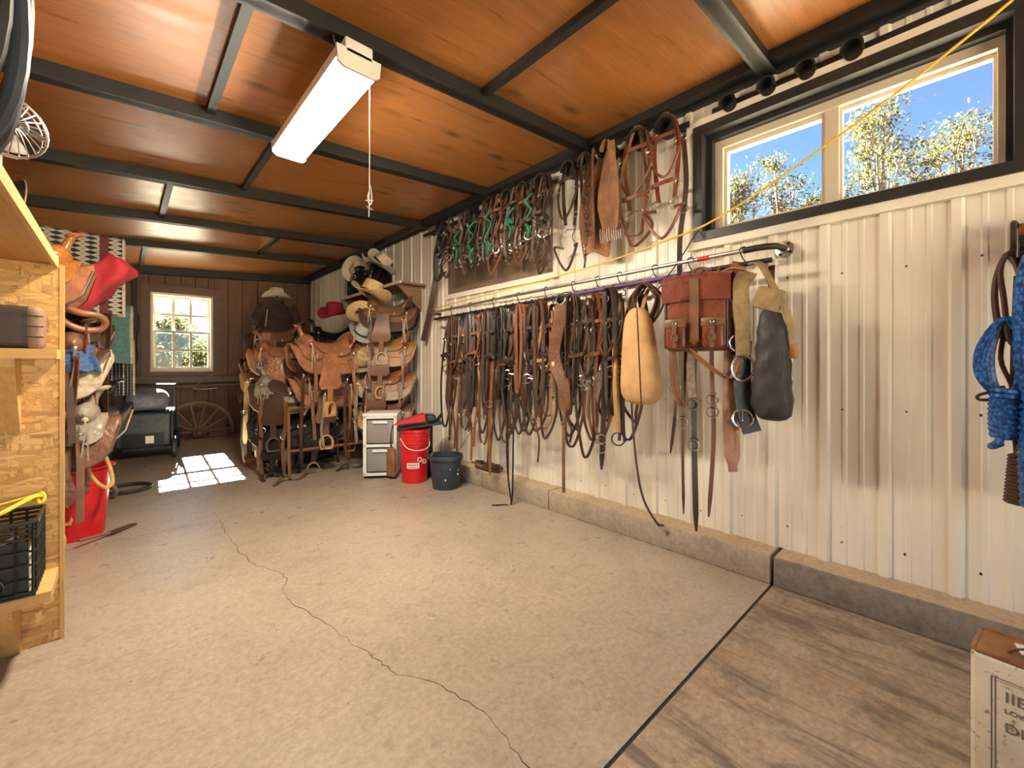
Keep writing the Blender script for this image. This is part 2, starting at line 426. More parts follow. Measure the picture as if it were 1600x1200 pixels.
def thing(name, label, cat, loc=(0, 0, 0), rz=0, group=None, scale=1, rot=None):
    o = bpy.data.objects.new(name, None); COL.objects.link(o); o.empty_display_size = .05
    o.location = loc; o.rotation_euler = rot or (0, 0, rz); o.scale = (scale,) * 3
    return tag(o, label, cat, group)
def struct(o): o['kind'] = 'structure'; return o
def sroot(name):
    o = bpy.data.objects.new(name, None); COL.objects.link(o); return struct(o)
ORD = ['first', 'second', 'third', 'fourth', 'fifth', 'sixth', 'seventh', 'eighth', 'ninth', 'tenth', 'eleventh', 'twelfth', 'thirteenth', 'fourteenth', 'fifteenth',
       'sixteenth', 'seventeenth', 'eighteenth', 'nineteenth', 'twentieth', 'twenty-first', 'twenty-second', 'twenty-third', 'twenty-fourth', 'twenty-fifth', 'twenty-sixth', 'twenty-seventh', 'twenty-eighth', 'twenty-ninth', 'thirtieth']

# ------------------------------------------------------------------ the room
XW, YB, XL, YN = 2.66, 8.60, -0.95, -2.3       # right wall, back wall, left wall, near wall
SL = .063
def zc(x): return 2.745 + SL * (x - 2.65)      # underside of the ceiling beams
TH = math.atan(SL)
# floor: three slabs with open joints
fl = sroot('floor')
MB().b2(XL - .2, 2.9, YN - .2, YB + .2, -.2, -.03).build('subfloor', 'gap', fl, False)
MB().b2(XL - .1, 2.5, .699, .713, -.05, -.004).build('joint_filler', 'gap', fl, False)
MB().b2(XL - .1, 2.85, 3.804, YB + .1, -.12, 0).build('slab', 'concrete', fl, False)
MB().b2(XL - .1, 2.85, .712, 3.799, -.12, 0).build('slab', 'concrete', fl, False)
MB().b2(XL - .1, 2.85, YN - .1, .700, -.12, -.001).build('slab', 'concrete_stained', fl, False)
ck = [(.54, 3.795), (.526, 3.51), (.534, 3.325), (.533, 3.051), (.555, 2.814), (.646, 2.616), (.653, 2.494), (.602, 2.366), (.602, 2.232), (.658, 1.997), (.691, 1.783), (.742, 1.549), (.74, 1.466), (.816, 1.352), (.865, 1.193), (.879, 1.028), (.86, .88), (.88, .715)]
cp = []
for i in range(len(ck) - 1):
    for k in range(5):
        t = k / 5; cp.append(V((ck[i][0] * (1 - t) + ck[i + 1][0] * t + rnd.uniform(-.010, .010), ck[i][1] * (1 - t) + ck[i + 1][1] * t, .0004)))
MB().strap(cp, lambda t: .0022 + .0010 * math.sin(t * 40), .0006, (1, 0, 0)).build('crack', 'gap', fl, False)
# curb along the right wall
cb = sroot('baseboard_right')
for i, (a, b, mt) in enumerate(((YN, .698, 'curb_dark'), (.712, 2.28, 'curb_concrete'), (2.286, 3.14, 'curb_concrete'), (3.146, YB, 'curb_concrete'))):
    MB().rbox((2.66, (a + b) / 2, .075), (.32, b - a, .15), .008, 2).build('curb_block', mt, cb, True)
    MB().b2(2.508, 2.66, a + .006, b - .006, .1465, .1515).build('curb_top', 'curb_dust', cb, False)
# right wall: backing around two openings, ribbed metal sheets as pieces
WY0, WY1, WZ0, WZ1 = -.150, 1.150, 1.945, 2.605       # high window opening
BY0, BY1, BZ0, BZ1 = 2.36, 3.88, 1.945, 2.60          # old boarded window
wr = sroot('wall_right')
bk = MB()
ys = [YN, WY0, WY1, BY0, BY1, YB + .15]
for i in range(5):
    a, b = ys[i], ys[i + 1]
    if i in (1, 3):
        bk.b2(2.685, 2.83, a, b, 0, 1.945); bk.b2(2.685, 2.83, a, b, (WZ1 if i == 1 else BZ1), 3.0)
    else: bk.b2(2.685, 2.83, a, b, 0, 3.0)
bk.build('backing', 'white_paint', wr, False)
PER = .235
def sheet_piece(y0, y1, z0, z1):
    y = []; base = .014 + math.floor((y0 - .014) / PER) * PER - PER
    prof = [(0, 0), (.011, .017), (.041, .017), (.052, 0), (.098, 0), (.104, .0045), (.118, .0045), (.124, 0), (.165, 0), (.171, .0045), (.185, .0045), (.191, 0)]
    pts = []
    for k in range(int((y1 - y0) / PER) + 4):
        for (a, hh) in prof: pts.append((base + k * PER + a, hh))
    def hat(yy):
        for (a, b) in zip(pts, pts[1:]):
            if a[0] <= yy <= b[0]: return a[1] + (b[1] - a[1]) * (yy - a[0]) / (b[0] - a[0])
        return 0
    pp = [(y0, hat(y0))] + [p for p in pts if y0 + 1e-4 < p[0] < y1 - 1e-4] + [(y1, hat(y1))]
    vs = []; fs = []
    for (yy, hh) in pp:
        vs += [(XW - hh, yy, z0), (XW - hh, yy, z1), (XW + .02, yy, z1), (XW + .02, yy, z0)]
    for i in range(len(pp) - 1):
        for k in range(4): fs.append((i * 4 + k, i * 4 + (k + 1) % 4, i * 4 + 4 + (k + 1) % 4, i * 4 + 4 + k))
    fs += [(0, 1, 2, 3), tuple(len(vs) - 4 + k for k in (3, 2, 1, 0))]
    MB().add(vs, fs).build('metal_sheet', 'wall_metal', wr, False)
edges = [YN] + [-1.865 + .94 * i for i in range(12) if -1.865 + .94 * i < YB] + [YB]
ZT = 2.86
for a, b in zip(edges, edges[1:]):
    spans = [(a, b)]
    cuts = sorted({a, b} | {q for q in (WY0 - .05, WY1 + .05, BY0 - .05, BY1 + .05) if a < q < b})
    for c, e in zip(cuts, cuts[1:]):
        mid = (c + e) / 2
        if WY0 - .05 < mid < WY1 + .05: sheet_piece(c, e, .15, WZ0 - .05); sheet_piece(c, e, WZ1 + .04, ZT)
        elif BY0 - .05 < mid < BY1 + .05: sheet_piece(c, e, .15, BZ0 - .05); sheet_piece(c, e, BZ1 + .04, ZT)
        else: sheet_piece(c, e, .15, ZT)
sc0 = MB().sph((0, 0, 0), (.005, .007, .007), 6, 4).build('screw', 'iron', wr); k = 0
for yy in [(-.35 + .235 * i) for i in range(36)]:
    for zz in (.26, .95, 1.62):
        o = sc0 if k == 0 else sc0.copy()
        if k: COL.objects.link(o)
        k += 1; o.location = (XW - .001, yy + .08 + rnd.uniform(-.004, .004), zz + rnd.uniform(-.02, .02))
# high window: trim, black surround, vinyl slider, two panes
w1 = sroot('window_1')
def frame(mb, x0, x1, y0, y1, z0, z1, wl, wr_, wt, wb):
    mb.b2(x0, x1, y0, y0 + wl, z0, z1); mb.b2(x0, x1, y1 - wr_, y1, z0, z1)
    mb.b2(x0, x1, y0 + wl, y1 - wr_, z0, z0 + wb); mb.b2(x0, x1, y0 + wl, y1 - wr_, z1 - wt, z1); return mb
frame(MB(), 2.625, 2.70, WY0 - .075, WY1 + .065, WZ0 - .072, WZ1 + .068, .05, .045, .046, .047).build('trim', 'white_paint', w1, False)
frame(MB(), 2.612, 2.80, WY0 - .025, WY1 + .02, WZ0 - .025, WZ1 + .022, .055, .055, .055, .05).build('black_surround', 'black_paint', w1, False)
frame(MB(), 2.68, 2.80, WY0 + .03, WY1 - .035, WZ0 + .025, WZ1 - .033, .02, .035, .03, .018).build('inner_liner', 'black_paint', w1, False)
fy0, fy1, fz0, fz1 = WY0 + .05, WY1 - .07, WZ0 + .043, WZ1 - .063
vf = MB(); frame(vf, 2.725, 2.80, fy0, fy1, fz0, fz1, .02, .045, .045, .02); vf.b2(2.735, 2.795, .462, .520, fz0 + .02, fz1 - .045)
vfo = vf.build('window_frame', 'vinyl', w1, False)
sa = MB(); frame(sa, 2.75, 2.79, .520, fy1 - .045, fz0 + .02, fz1 - .045, .018, .018, .026, .016); sa.build('sash', 'vinyl', w1, False)
frame(MB(), 2.76, 2.79, fy0 + .02, .462, fz0 + .02, fz1 - .045, .012, .012, .02, .012).build('sash', 'vinyl', w1, False)
MB().b2(2.768, 2.772, .53, fy1 - .055, fz0 + .03, fz1 - .06).build('pane', 'glass', w1, False)
MB().b2(2.774, 2.778, fy0 + .026, .455, fz0 + .028, fz1 - .06).build('pane', 'glass', w1, False)
# old boarded window
w3 = sroot('window_3')
frame(MB(), 2.630, 2.70, BY0 - .06, BY1 + .06, BZ0 - .065, BZ1 + .05, .05, .05, .045, .05).build('trim', 'white_paint', w3, False)
frame(MB(), 2.632, 2.76, BY0 - .01, BY1 + .01, BZ0 - .015, BZ1 + .01, .06, .05, .04, .055).build('window_frame', 'barn_trim', w3, False)
for i in range(4):
    a = BY0 + .05 + i * (BY1 - BY0 - .09) / 4; b = BY0 + .05 + (i + 1) * (BY1 - BY0 - .09) / 4
    MB().b2(2.69, 2.70, a + .02, b - .02, BZ0 + .03, BZ1 - .02).build('pane', 'pane_dirty', w3, False)
    if i: MB().b2(2.665, 2.715, a - .02, a + .02, BZ0 + .03, BZ1 - .02).build('mullion', 'barn_trim', w3, False)
MB().b2(2.74, 2.83, BY0, BY1, BZ0, BZ1).build('backing_board', 'barn_board', w3, False)

# back wall with vertical boards and the double hung window
wb = sroot('wall_back')
bx0, bx1, bz0, bz1 = .325, 1.105, 1.075, 2.295
bb = MB()
bb.b2(XL - .2, bx0 - .02, YB + .03, YB + .16, 0, 3); bb.b2(bx1 + .02, 2.85, YB + .03, YB + .16, 0, 3)
bb.b2(bx0 - .02, bx1 + .02, YB + .03, YB + .16, 0, bz0 - .02); bb.b2(bx0 - .02, bx1 + .02, YB + .03, YB + .16, bz1 + .02, 3)
bb.build('backing', 'gap', wb, False)
x = XL
while x < 2.64:
    wdt = rnd.uniform(.17, .24); e = min(x + wdt, 2.65); dd = rnd.uniform(0, .006)
    for lim in (bx0 - .03, bx1 + .03):
        if x < lim - 1e-6 < e - 1e-6: e = lim
    parts = [(0, 2.75)]
    if e > bx0 - .029 and x < bx1 + .029: parts = [(0, bz0 - .03), (bz1 + .03, 2.75)]
    for a, b in parts:
        MB().b2(x + .005, e - .005, YB + .0 + dd, YB + .035, a, b).build('board', 'barn_board', wb, False)
    x = e
MB().b2(XL, 2.62, YB - .10, YB + .03, .88, .98).build('ledger_board', 'barn_trim', wb, False)
w2 = sroot('window_2')
m = MB()
m.b2(bx0 - .115, bx0 - .01, YB - .035, YB + .02, bz0 - .02, bz1 + .0); m.b2(bx1 + .01, bx1 + .115, YB - .035, YB + .02, bz0 - .02, bz1 + .0)
m.build('casing', 'barn_trim', w2, False)
MB().b2(bx0 - .135, bx1 + .135, YB - .05, YB + .02, bz1 + .0, bz1 + .125).build('head_casing', 'barn_trim', w2, False)
MB().b2(bx0 - .125, bx1 + .125, YB - .05, YB + .02, bz0 - .14, bz0 - .02).build('apron', 'barn_trim', w2, False)
def yframe(mb, y0, y1, x0, x1, z0, z1, a):
    mb.b2(x0, x0 + a, y0, y1, z0, z1); mb.b2(x1 - a, x1, y0, y1, z0, z1); mb.b2(x0 + a, x1 - a, y0, y1, z0, z0 + a); mb.b2(x0 + a, x1 - a, y0, y1, z1 - a, z1); return mb
yframe(MB(), YB - .015, YB + .16, bx0 - .015, bx1 + .015, bz0 - .02, bz1 + .005, .035).build('window_frame', 'white_paint', w2, False)
zm = 1.69
for (z0, z1, yy) in ((bz0 + .015, zm + .02, YB + .05), (zm - .02, bz1 - .03, YB + .09)):
    sx0, sx1 = bx0 + .02, bx1 - .02
    sh = yframe(MB(), yy, yy + .035, sx0, sx1, z0, z1, .038).build('sash', 'white_paint', w2, False)
    for i in (1, 2):
        xx = sx0 + .038 + i * (sx1 - sx0 - .076) / 3
        MB().b2(xx - .018, xx + .018, yy + .005, yy + .03, z0 + .03, z1 - .03).build('muntin', 'white_paint', sh, False)
    zz = (z0 + z1) / 2; MB().b2(sx0 + .03, sx1 - .03, yy + .006, yy + .029, zz - .018, zz + .018).build('muntin', 'white_paint', sh, False)
    MB().b2(sx0 + .03, sx1 - .03, yy + .016, yy + .019, z0 + .03, z1 - .03).build('pane', 'glass_old', sh, False)
# left wall, near wall with an assumed doorway, widened to let in more skylight
struct(MB().b2(XL - .15, XL, YN, YB + .15, 0, 2.75).build('wall_left', 'barn_board', None, False))
wn = MB(); wn.b2(XL - .15, -.80, YN - .15, YN, 0, 2.9); wn.b2(2.5, 2.83, YN - .15, YN, 0, 2.9); wn.b2(-.80, 2.5, YN - .15, YN, 2.50, 2.9)
struct(wn.build('wall_near', 'white_paint', None, False))
# ceiling: beams, stained plywood panels
cl = sroot('ceiling')
RB = Matrix.Rotation(-TH, 3, 'Y')
def cbox(x0, x1, y0, y1, dz0, dz1, name, mat):
    vs = [(x, y, zc(x) + dz) for dz in (dz0, dz1) for y in (y0, y1) for x in (x0, x1)]
    MB().add(vs, [(0, 2, 3, 1), (4, 5, 7, 6), (0, 1, 5, 4), (2, 6, 7, 3), (1, 3, 7, 5), (0, 4, 6, 2)]).build(name, mat, cl, False)
BE = [-1.62, -.44, .75, 1.94, 3.09, 4.30, 5.53, 6.80]
cbox(XL - .15, 2.85, YN - .2, YB + .75, .13, .25, 'roof_deck', 'barn_board')
xs_split = [(.9,), (.6, ), (.2, 1.55), (.385,), (.775,), (.29,), (1.41,), (.21,)]
bays = list(zip([YN] + BE, BE + [YB]))
splits = [(.9,), (.6,), (.2,), (1.55,), (.385,), (.775,), (.29,), (1.41,), (.21,)]
for (a, b), sp in zip(bays, splits):
    xs = [XL] + list(sp) + [2.66]
    for p, q in zip(xs, xs[1:]):
        cbox(p + .002, q - .002, a + .002, b - .002, .085, .11, 'ceiling_panel', 'ply_ceiling')
    for p in sp:
        cbox(p - .022, p + .022, a, b, .045, .085, 'purlin', 'black_steel')
for y in BE:
    cbox(XL, 2.62, y - .024, y + .024, 0, .085, 'beam', 'black_steel')
    cbox(XL, 2.62, y - .040, y + .040, 0, .007, 'beam_flange', 'black_steel')
cbox(2.52, 2.66, YN, YB, .03, .10, 'wall_beam', 'black_steel'); cbox(2.615, 2.66, YN, YB, .012, .03, 'wall_beam', 'black_steel')
cbox(XL, 2.66, YB - .09, YB + .03, -.035, .10, 'wall_beam', 'black_steel')
cbox(XL, XL + .1, YN, YB, -.01, .10, 'wall_beam', 'black_steel')
# steel posts beside the back window
struct(MB().b2(.105, .165, YB - .06, YB, 0, 2.60).build('trim_1', 'black_steel', None, False))
# outside
struct(MB().b2(-60, 90, -60, 120, -.5, -.3).build('ground', 'soil', None, False))
# eave over the far gable: unseen, added to shorten the sun patch
struct(MB().b2(-2, 4, YB + .16, YB + .85, 2.50, 2.58).build('added_sunshade', 'barn_board', None, False))
# ------------------------------------------------------------------ makers
BUCK = {}
def sm(m): return m.replace('leather_', 'strap_') if m in ('leather_dark', 'leather_brown', 'leather_russet', 'leather_tan', 'leather_black') else m
def bridle(label, loc, seed, L=.42, drop=.75, mat='leather_dark', bit='ring', rein='loop', group=None, rmat=None, cord=False, spread=.045, sw=.026):
    q = random.Random(seed); mat = sm(mat)
    o = thing('bridle', label, 'bridle', loc, 0, group)
    a = spread * q.uniform(.8, 1.25); dx = q.uniform(-.02, .02); rmat = rmat or mat
    tw = q.uniform(-.5, .5)
    pts = [(-.01 + dx, -a * .8, -L), (-.025 + dx, -a * 1.25, -L * .55), (-.012, -a, -.10), (0, -a * .45, -.018), (0, 0, .002), (0, a * .45, -.018), (.012, a, -.10), (.018 + dx, a * 1.2, -L * .5), (.01 + dx, a * .75, -L * q.uniform(.93, 1.03))]
    MB().strap(cr(pts, 4), sw, .006, lambda t: (1 - .5 * min(1, abs(t - .5) * 3), -.85 * min(1, abs(t - .5) * 3) + tw * .2, 0)).build('headstall', mat, o)
    zb = -.13 - q.uniform(0, .03)
    MB().strap(cr([(-.012, -a * 1.08, zb), (-.05, -a * .6, zb - .015), (-.055, a * .5, zb - .02), (.008, a * 1.06, zb - .005)], 4), sw * .85, .005, (0, 0, 1)).build('browband', mat, o)
    zt = -L * q.uniform(.75, 1.05)
    MB().tube(cr([(-.01, -a * .8, -.06), (-.045, -a * 1.5, zt * .6), (-.05, q.uniform(-.02, .02), zt), (-.02, a * 1.5, zt * .6), (0, a * .8, -.06)], 5), sw * .32, 6).build('throatlatch', mat, o)
    if q.random() < .6:
        zn = -L * q.uniform(.7, .85)
        MB().strap(cr([(-.02, -a * 1.05, zn), (-.075, -a * .8, zn - .02), (-.08, a * .7, zn - .03), (0, a * 1.05, zn)], 4), sw * .95, .006, (0, 0, 1)).build('noseband', mat, o)
    zz = -L - .012
    m = MB(); m2 = MB()
    for s in (-1, 1):
        y = s * a * .8
        if bit == 'ring': m.ring((-.01 + dx, y, zz - .02), .037, .0055, (1, .5 * s, 0), 14, 5)
        else:
            m.tube(cr([(-.01 + dx, y, zz + .02), (-.02 + dx, y + s * .012, zz - .03), (-.045 + dx, y + s * .006, zz - .08), (-.02 + dx, y + s * .01, zz - .12)], 4), .0052, 5)
            m.ring((-.02 + dx, y + s * .01, zz - .13), .014, .003, (1, 0, 0), 10, 4)
            m2.tube([(-.05 + dx, y, zz - .06), (-.052 + dx, 0, zz - .085)], .002, 4)
    m.tube([(-.01 + dx, -a * .8, zz - .02), (-.03 + dx, 0, zz - .012), (-.01 + dx, a * .8, zz - .02)], .0055, 6)
    m.add(m2.v, m2.f); m.build('bit', 'steel', o)
    rz_ = zz - (.04 if bit == 'ring' else .14)
    m = MB(); wv = q.uniform(-.05, .05)
    if rein == 'loop':
        m.strap(cr([(-.01 + dx, -a * .8, rz_), (-.03, -a * 1.3 + wv, (rz_ - drop) / 2), (-.04, wv * .8, -drop), (-.055, wv + .05, -drop * .93), (-.05, a * 1.1 + .02, -drop * .55), (-.03, a * .5, -.12), (-.01, .006, .004)], 6), .019, .005, (.6, -.8, 0))
        m.strap(cr([(.01 + dx, a * .8, rz_), (.0, a * 1.2 + wv, (rz_ - drop) / 2), (-.012, wv * .5 - .02, -drop * .9), (-.03, wv - .04, -drop * .82), (-.03, -a, -drop * .5), (-.01, -a * .4, -.1), (0, -.006, .004)], 6), .019, .005, (.6, -.8, 0))
    elif rein == 'long':
        for s in (-1, 1):
            e = drop * q.uniform(.82, 1.0)
            m.strap(cr([(-.01 + dx, s * a * .8, rz_), (-.03, s * a * 1.4, rz_ - (e + rz_) * .3), (-.015, s * a * .4 + wv, rz_ - (e + rz_) * .7), (-.02, s * .02 + wv * 1.3, -e)], 6), .019, .005, (.6, -.8, 0))
    else:
        m.tube(cr([(-.01 + dx, -a * .8, rz_), (-.05, -a * 1.6, -drop * .8), (-.06, wv, -drop), (-.05, a * 1.7, -drop * .78), (-.01 + dx, a * .8, rz_)], 7), .0095, 6)
    m.build('reins', rmat, o)
    bmat = 'steel' if q.random() < .7 else 'brass'
    if bmat not in BUCK:
        b0 = MB().ring((0, 0, 0), .016, .0032, (1, .4, 0), 8, 4, .020).build('buckle', bmat, o); BUCK[bmat] = b0.data; bpy.data.objects.remove(b0)
    for s in (-1, 1):
        for zq in (-L * .42, -L * .86):
            b0 = bpy.data.objects.new('buckle', BUCK[bmat]); COL.objects.link(b0); b0.parent = o; b0.location = (-.03 + dx * .5, s * a * 1.22, zq)
    if cord:
        c0, c1 = q.uniform(-.24, -.12), q.uniform(-.45, -.34)
        MB().tube(cr([(-.06, -a * .9, c0), (-.07, a * .5, c0 - .06), (-.06, -a * .7, c0 - .13), (-.065, a * .8, c1 + .05), (-.07, -a * .3, c1 - .03), (-.06, a * .4, c1 - .1), (-.055, -a * .6, c1)], 5), .0085, 6).build('cord', 'green_cord', o)
    return o
def coilhang(name, label, cat, loc, seed, n=5, drop=.5, wid=.06, r=.008, mat='leather_dark', flat=False, group=None, tail=0):
    q = random.Random(seed); o = thing(name, label, cat, loc, 0, group); mat = sm(mat)
    for k in range(n):
        a = wid * q.uniform(.6, 1.15); dz = drop * q.uniform(.8, 1.0); dx = -.035 + .07 * k / max(1, n - 1); sh = q.uniform(-.02, .02)
        pts = cr([(dx, 0, .002), (dx, -a * .8, -.06), (dx - .01, -a + sh, -dz * .5), (dx - .015, -a * .6 + sh, -dz * .9), (dx - .01, sh, -dz), (dx - .01, a * .6 + sh, -dz * .9), (dx, a + sh, -dz * .5), (dx, a * .8, -.06)], 4, True)
        m = MB()
        if flat: m.strap(pts, .021, .005, (.7, -.7, 0), True)
        else: m.tube(pts, r, 6, True)
        m.build('loop', mat, o)
    if tail:
        MB().strap(cr([(-.03, 0, -drop * .6), (-.04, .02, -drop), (-.03, -.01, -drop - tail * .5), (-.02, .015, -drop - tail)], 5), .015, .005, (.6, -.8, 0)).build('tail', mat, o)
    return o
def longstrap(label, loc, drop, seed, wd=.02, mat='leather_brown', ringz=(), tip=True, group=None, th=.006, sway=.03, hang=None):
    q = random.Random(seed); mat = sm(mat); o = thing('leather_strap', label, 'strap', loc, 0, group)
    pts = cr([(0, 0, 0), (-.01, q.uniform(-sway, sway), -drop * .3), (-.02, q.uniform(-sway, sway), -drop * .65), (-.015, q.uniform(-sway, sway), -drop)], 7)
    MB().strap(pts, lambda t: wd * (1 if t < .93 or not tip else max(.35, (1 - t) / .07)), th, (.6, -.8, 0)).build('strap', mat, o)
    MB().ring((0, 0, .0), .022, .004, (1, 0, 0), 12, 5).build('ring', 'steel', o)
    if hang: MB().strap(cr([(0, 0, -.01), (hang[0] * .5, 0, hang[1] * .7), (hang[0], 0, hang[1])], 3), .014, .004, (0, 1, 0)).build('hanger', mat, o)
    for z in ringz:
        i = min(range(len(pts)), key=lambda k: abs(pts[k].z + z))
        MB().ring(pts[i] + V((-.012, 0, 0)), .030, .0045, (1, .4, 0), 14, 5).build('ring', 'steel', o)
        MB().box(pts[i] + V((0, 0, .03)), (.016, wd * 1.3, .02)).build('keeper', mat, o, False)
    return o
def saddle(label, loc, rz, seed=0, main='leather_brown', fend=None, seatm=None, skirt=None, sc=1.0, hang=True, group='western saddles', wood=True, tilt=0, horn=True, fleece=False):
    q = random.Random(seed); fend = fend or main; seatm = seatm or main; skirt = skirt or main
    o = thing('western_saddle', label, 'saddle', loc, 0, group, sc, (0, tilt, rz))
    Rr, ph = .125, 1.12; ar = Rr * ph
    def drape(x, s, off=0):
        a = abs(s); sg = 1 if s >= 0 else -1; rr = Rr + off
        if a <= ar: p = a / Rr; return [x, sg * rr * math.sin(p), rr * math.cos(p) - Rr]
        e = a - ar
        return [x, sg * (rr * math.sin(ph) + e * math.cos(ph) * .75), rr * math.cos(ph) - Rr - e * .93]
    def se(u, n, p): return max(.05, (1 - abs(u) ** n)) ** p
    def skf(u, v):
        P = drape(.335 * u - .02, v * .34 * se(u, 5, .35), .0); P[2] += .035 * u * u; return P
    if fleece: MB().sheet(lambda u, v: (lambda P: [P[0] * 1.03, P[1] * 1.0, P[2] - .012])(skf(u, v)), 14, 18, .022).build('fleece_lining', 'fleece_cream', o)
    MB().sheet(skf, 16, 20, .012).build('skirt', skirt, o)
    em = q.choice(['leather_pale', 'leather_dark', 'leather_pale', main])
    for s in (-1, 1): MB().tube([V(skf(-1 + 2 * i / 16, s)) for i in range(17)], .007, 6).build('skirt_edge', em, o)
    def jf(u, v):
        P = drape(.20 * u - .15, v * .235 * se(u, 4, .4), .016); P[2] += .04 * max(0, -u) ** 2; return P
    MB().sheet(jf, 14, 16, .009).build('rear_jockey', main, o)
    def ff(u, v):
        P = drape(.115 * u + .145, v * .225 * se(u, 4, .4), .018); P[2] += .03; return P
    MB().sheet(ff, 10, 16, .009).build('front_jockey', main, o)
    def sf(u, v):
        x = .185 * u - .045; W = .175 * se(u, 6, .3) * (1 - .18 * u)
        P = drape(x, v * W, .030)
        P[2] += .105 * max(0, (-u - .05)) ** 2.1 * (1 - .25 * abs(v)) + .055 * max(0, u - .1) ** 2 + .012
        return P
    MB().sheet(sf, 16, 14, .022).build('seat', seatm, o)
    def cf(u, v):
        p = u * 1.35; t = (v + 1) / 2
        return [-.215 - .045 * t - .03 * math.cos(p) * 1.0 + .05 * (1 - math.cos(p)), .185 * math.sin(p), -.0 + .035 * math.cos(p) + .135 * t * math.cos(p) ** .55]
    co = MB().sheet(cf, 16, 6, .020).build('cantle', main, o)
    rim = [V(cf(-1 + 2 * i / 16, 1)) for i in range(17)]
    MB().tube(rim, .013, 6).build('cantle_binding', 'leather_pale' if q.random() < .5 else seatm, co)
    MB().sph((.165, 0, .055), (.065, .150, .075), 16, 10, Matrix.Rotation(R(-12), 3, 'Y')).build('swell', main, o)
    if horn:
        ho = MB().tube(cr([(.185, 0, .09), (.205, 0, .15), (.225, 0, .19)], 4), [.030, .028, .026, .022, .02, .019, .019, .020, .022], 10).build('horn', main, o)
        MB().sph((.232, 0, .198), (.046, .042, .014), 14, 6, Matrix.Rotation(R(-16), 3, 'Y')).build('horn_cap', 'leather_pale' if q.random() < .25 else main, ho)
    for s in (-1, 1):
        y0 = .185
        if hang:
            fl = q.uniform(.9, 1.1)
            def fe(u, v, s=s):
                t = (v + 1) / 2; wv = .062 + .055 * t ** 1.2 * (1 if t < .8 else max(.25, 1 - ((t - .8) / .2) ** 2 * .7))
                return [.02 + wv * u + .02 * t, s * (y0 + .045 * math.sin(t * 2) + .018), -.06 - .33 * fl * t]
            MB().sheet(fe, 6, 12, .009).build('fender', fend, o)
            zz = -.06 - .33 * fl
            MB().strap([(.035, s * .245, zz + .03), (.037, s * .24, zz - .06), (.037, s * .235, zz - .12)], .05, .012, (1, 0, 0)).build('stirrup_leather', fend, o)
            yaw = q.uniform(-.5, .5); M = Matrix.Rotation(yaw, 3, 'Z'); c = V((.037, s * .235, zz - .12))
            arch = [c + M @ V((math.sin(t) * .058 * (1.0 if abs(t) < 2 else 1), 0, -.075 + .075 * math.cos(t))) for t in [i * .22 - 2.2 for i in range(21)]]
            st = MB(); st.strap(arch, .045, .014, M @ V((0, 1, 0))); st.box(c + V((0, 0, -.125)), (.105, .055, .016), M)
            st.build('stirrup', 'stirrup_wood' if wood else fend, o)
            MB().strap(cr([(.15, s * .175, -.09), (.155, s * .215, -.25), (.15 + q.uniform(-.02, .02), s * .22, -.45 - q.uniform(0, .12))], 5), .032, .006, (1, 0, 0)).build('latigo', q.choice(['leather_dark', 'leather_brown', fend]), o)
            MB().strap(cr([(-.20, s * .185, -.12), (-.21, s * .215, -.28), (-.2 + q.uniform(-.03, .03), s * .22, -.38 - q.uniform(0, .15))], 5), .028, .006, (1, 0, 0)).build('rear_billet', fend, o)
        MB().ring((.15, s * .170, -.075), .028, .005, (0, s, -.3), 14, 5).build('rigging_ring', 'steel', o); MB().ring((-.2, s * .18, -.105), .024, .004, (0, s, -.3), 12, 5).build('rigging_ring', 'steel', o)
        for (cx, cz, cy) in ((.17, .03, .168), (-.235, -.045, .178), (-.1, -.055, .19)):
            MB().sph((cx, s * cy, cz), (.015, .006, .015), 10, 5).build('concho', 'steel' if q.random() < .6 else 'leather_pale', o)
        smat = 'leather_pale' if q.random() < .4 else main
        for (cx, cz, cy) in ((-.235, -.045, .182), (.17, .03, .172)):
            for k in range(2): MB().strap(cr([(cx, s * cy, cz), (cx + .01 * k, s * (cy + .025), cz - .08), (cx - .015 + .03 * k, s * (cy + .03), cz - .18 - .05 * q.random())], 4), .007, .003, (1, 0, 0)).build('saddle_string', smat, o)
    return o
def hat(label, loc, mat, rz=0, sc=1.0, tilt=(0, 0), band='leather_dark', curl=.05, crown=.115, group='hats'):
    o = thing('cowboy_hat', label, 'hat', loc, 0, group, sc, (tilt[0], tilt[1], rz))
    def cf(u, v):
        a = PI * u; t = (v + 1) / 2
        if t < .72: s = t / .72; r = 1 - .16 * s; z = crown * s
        else: s = (t - .72) / .28; r = .84 * (1 - s); z = crown * (1 + .10 * math.sin(s * PI * .5)) - .045 * s * (abs(math.cos(a)) * .5 + .5) * (s)
        pinch = 1 - .10 * t * max(0, math.cos(a)) ** 3
        return [.098 * r * math.cos(a), .082 * r * math.sin(a) * pinch, z - (.012 * abs(math.cos(a)) * t)]
    MB().sheet(cf, 28, 14, .004).build('crown', mat, o)
    def bf(u, v):
        a = PI * u; t = (v + 1) / 2; r = .9 + 0.95 * t
        return [.098 * r * math.cos(a) * 1.02, .082 * r * math.sin(a), curl * 1.5 * t ** 1.8 * abs(math.sin(a)) ** 2.2 - .018 * t * abs(math.cos(a)) ** 2]
    MB().sheet(bf, 36, 8, .005).build('brim', mat, o)
    MB().strap([(.101 * math.cos(2 * PI * k / 28), .0845 * math.sin(2 * PI * k / 28), .016) for k in range(28)], .022, .003, (0, 0, 1), True).build('hat_band', band, o)
    return o
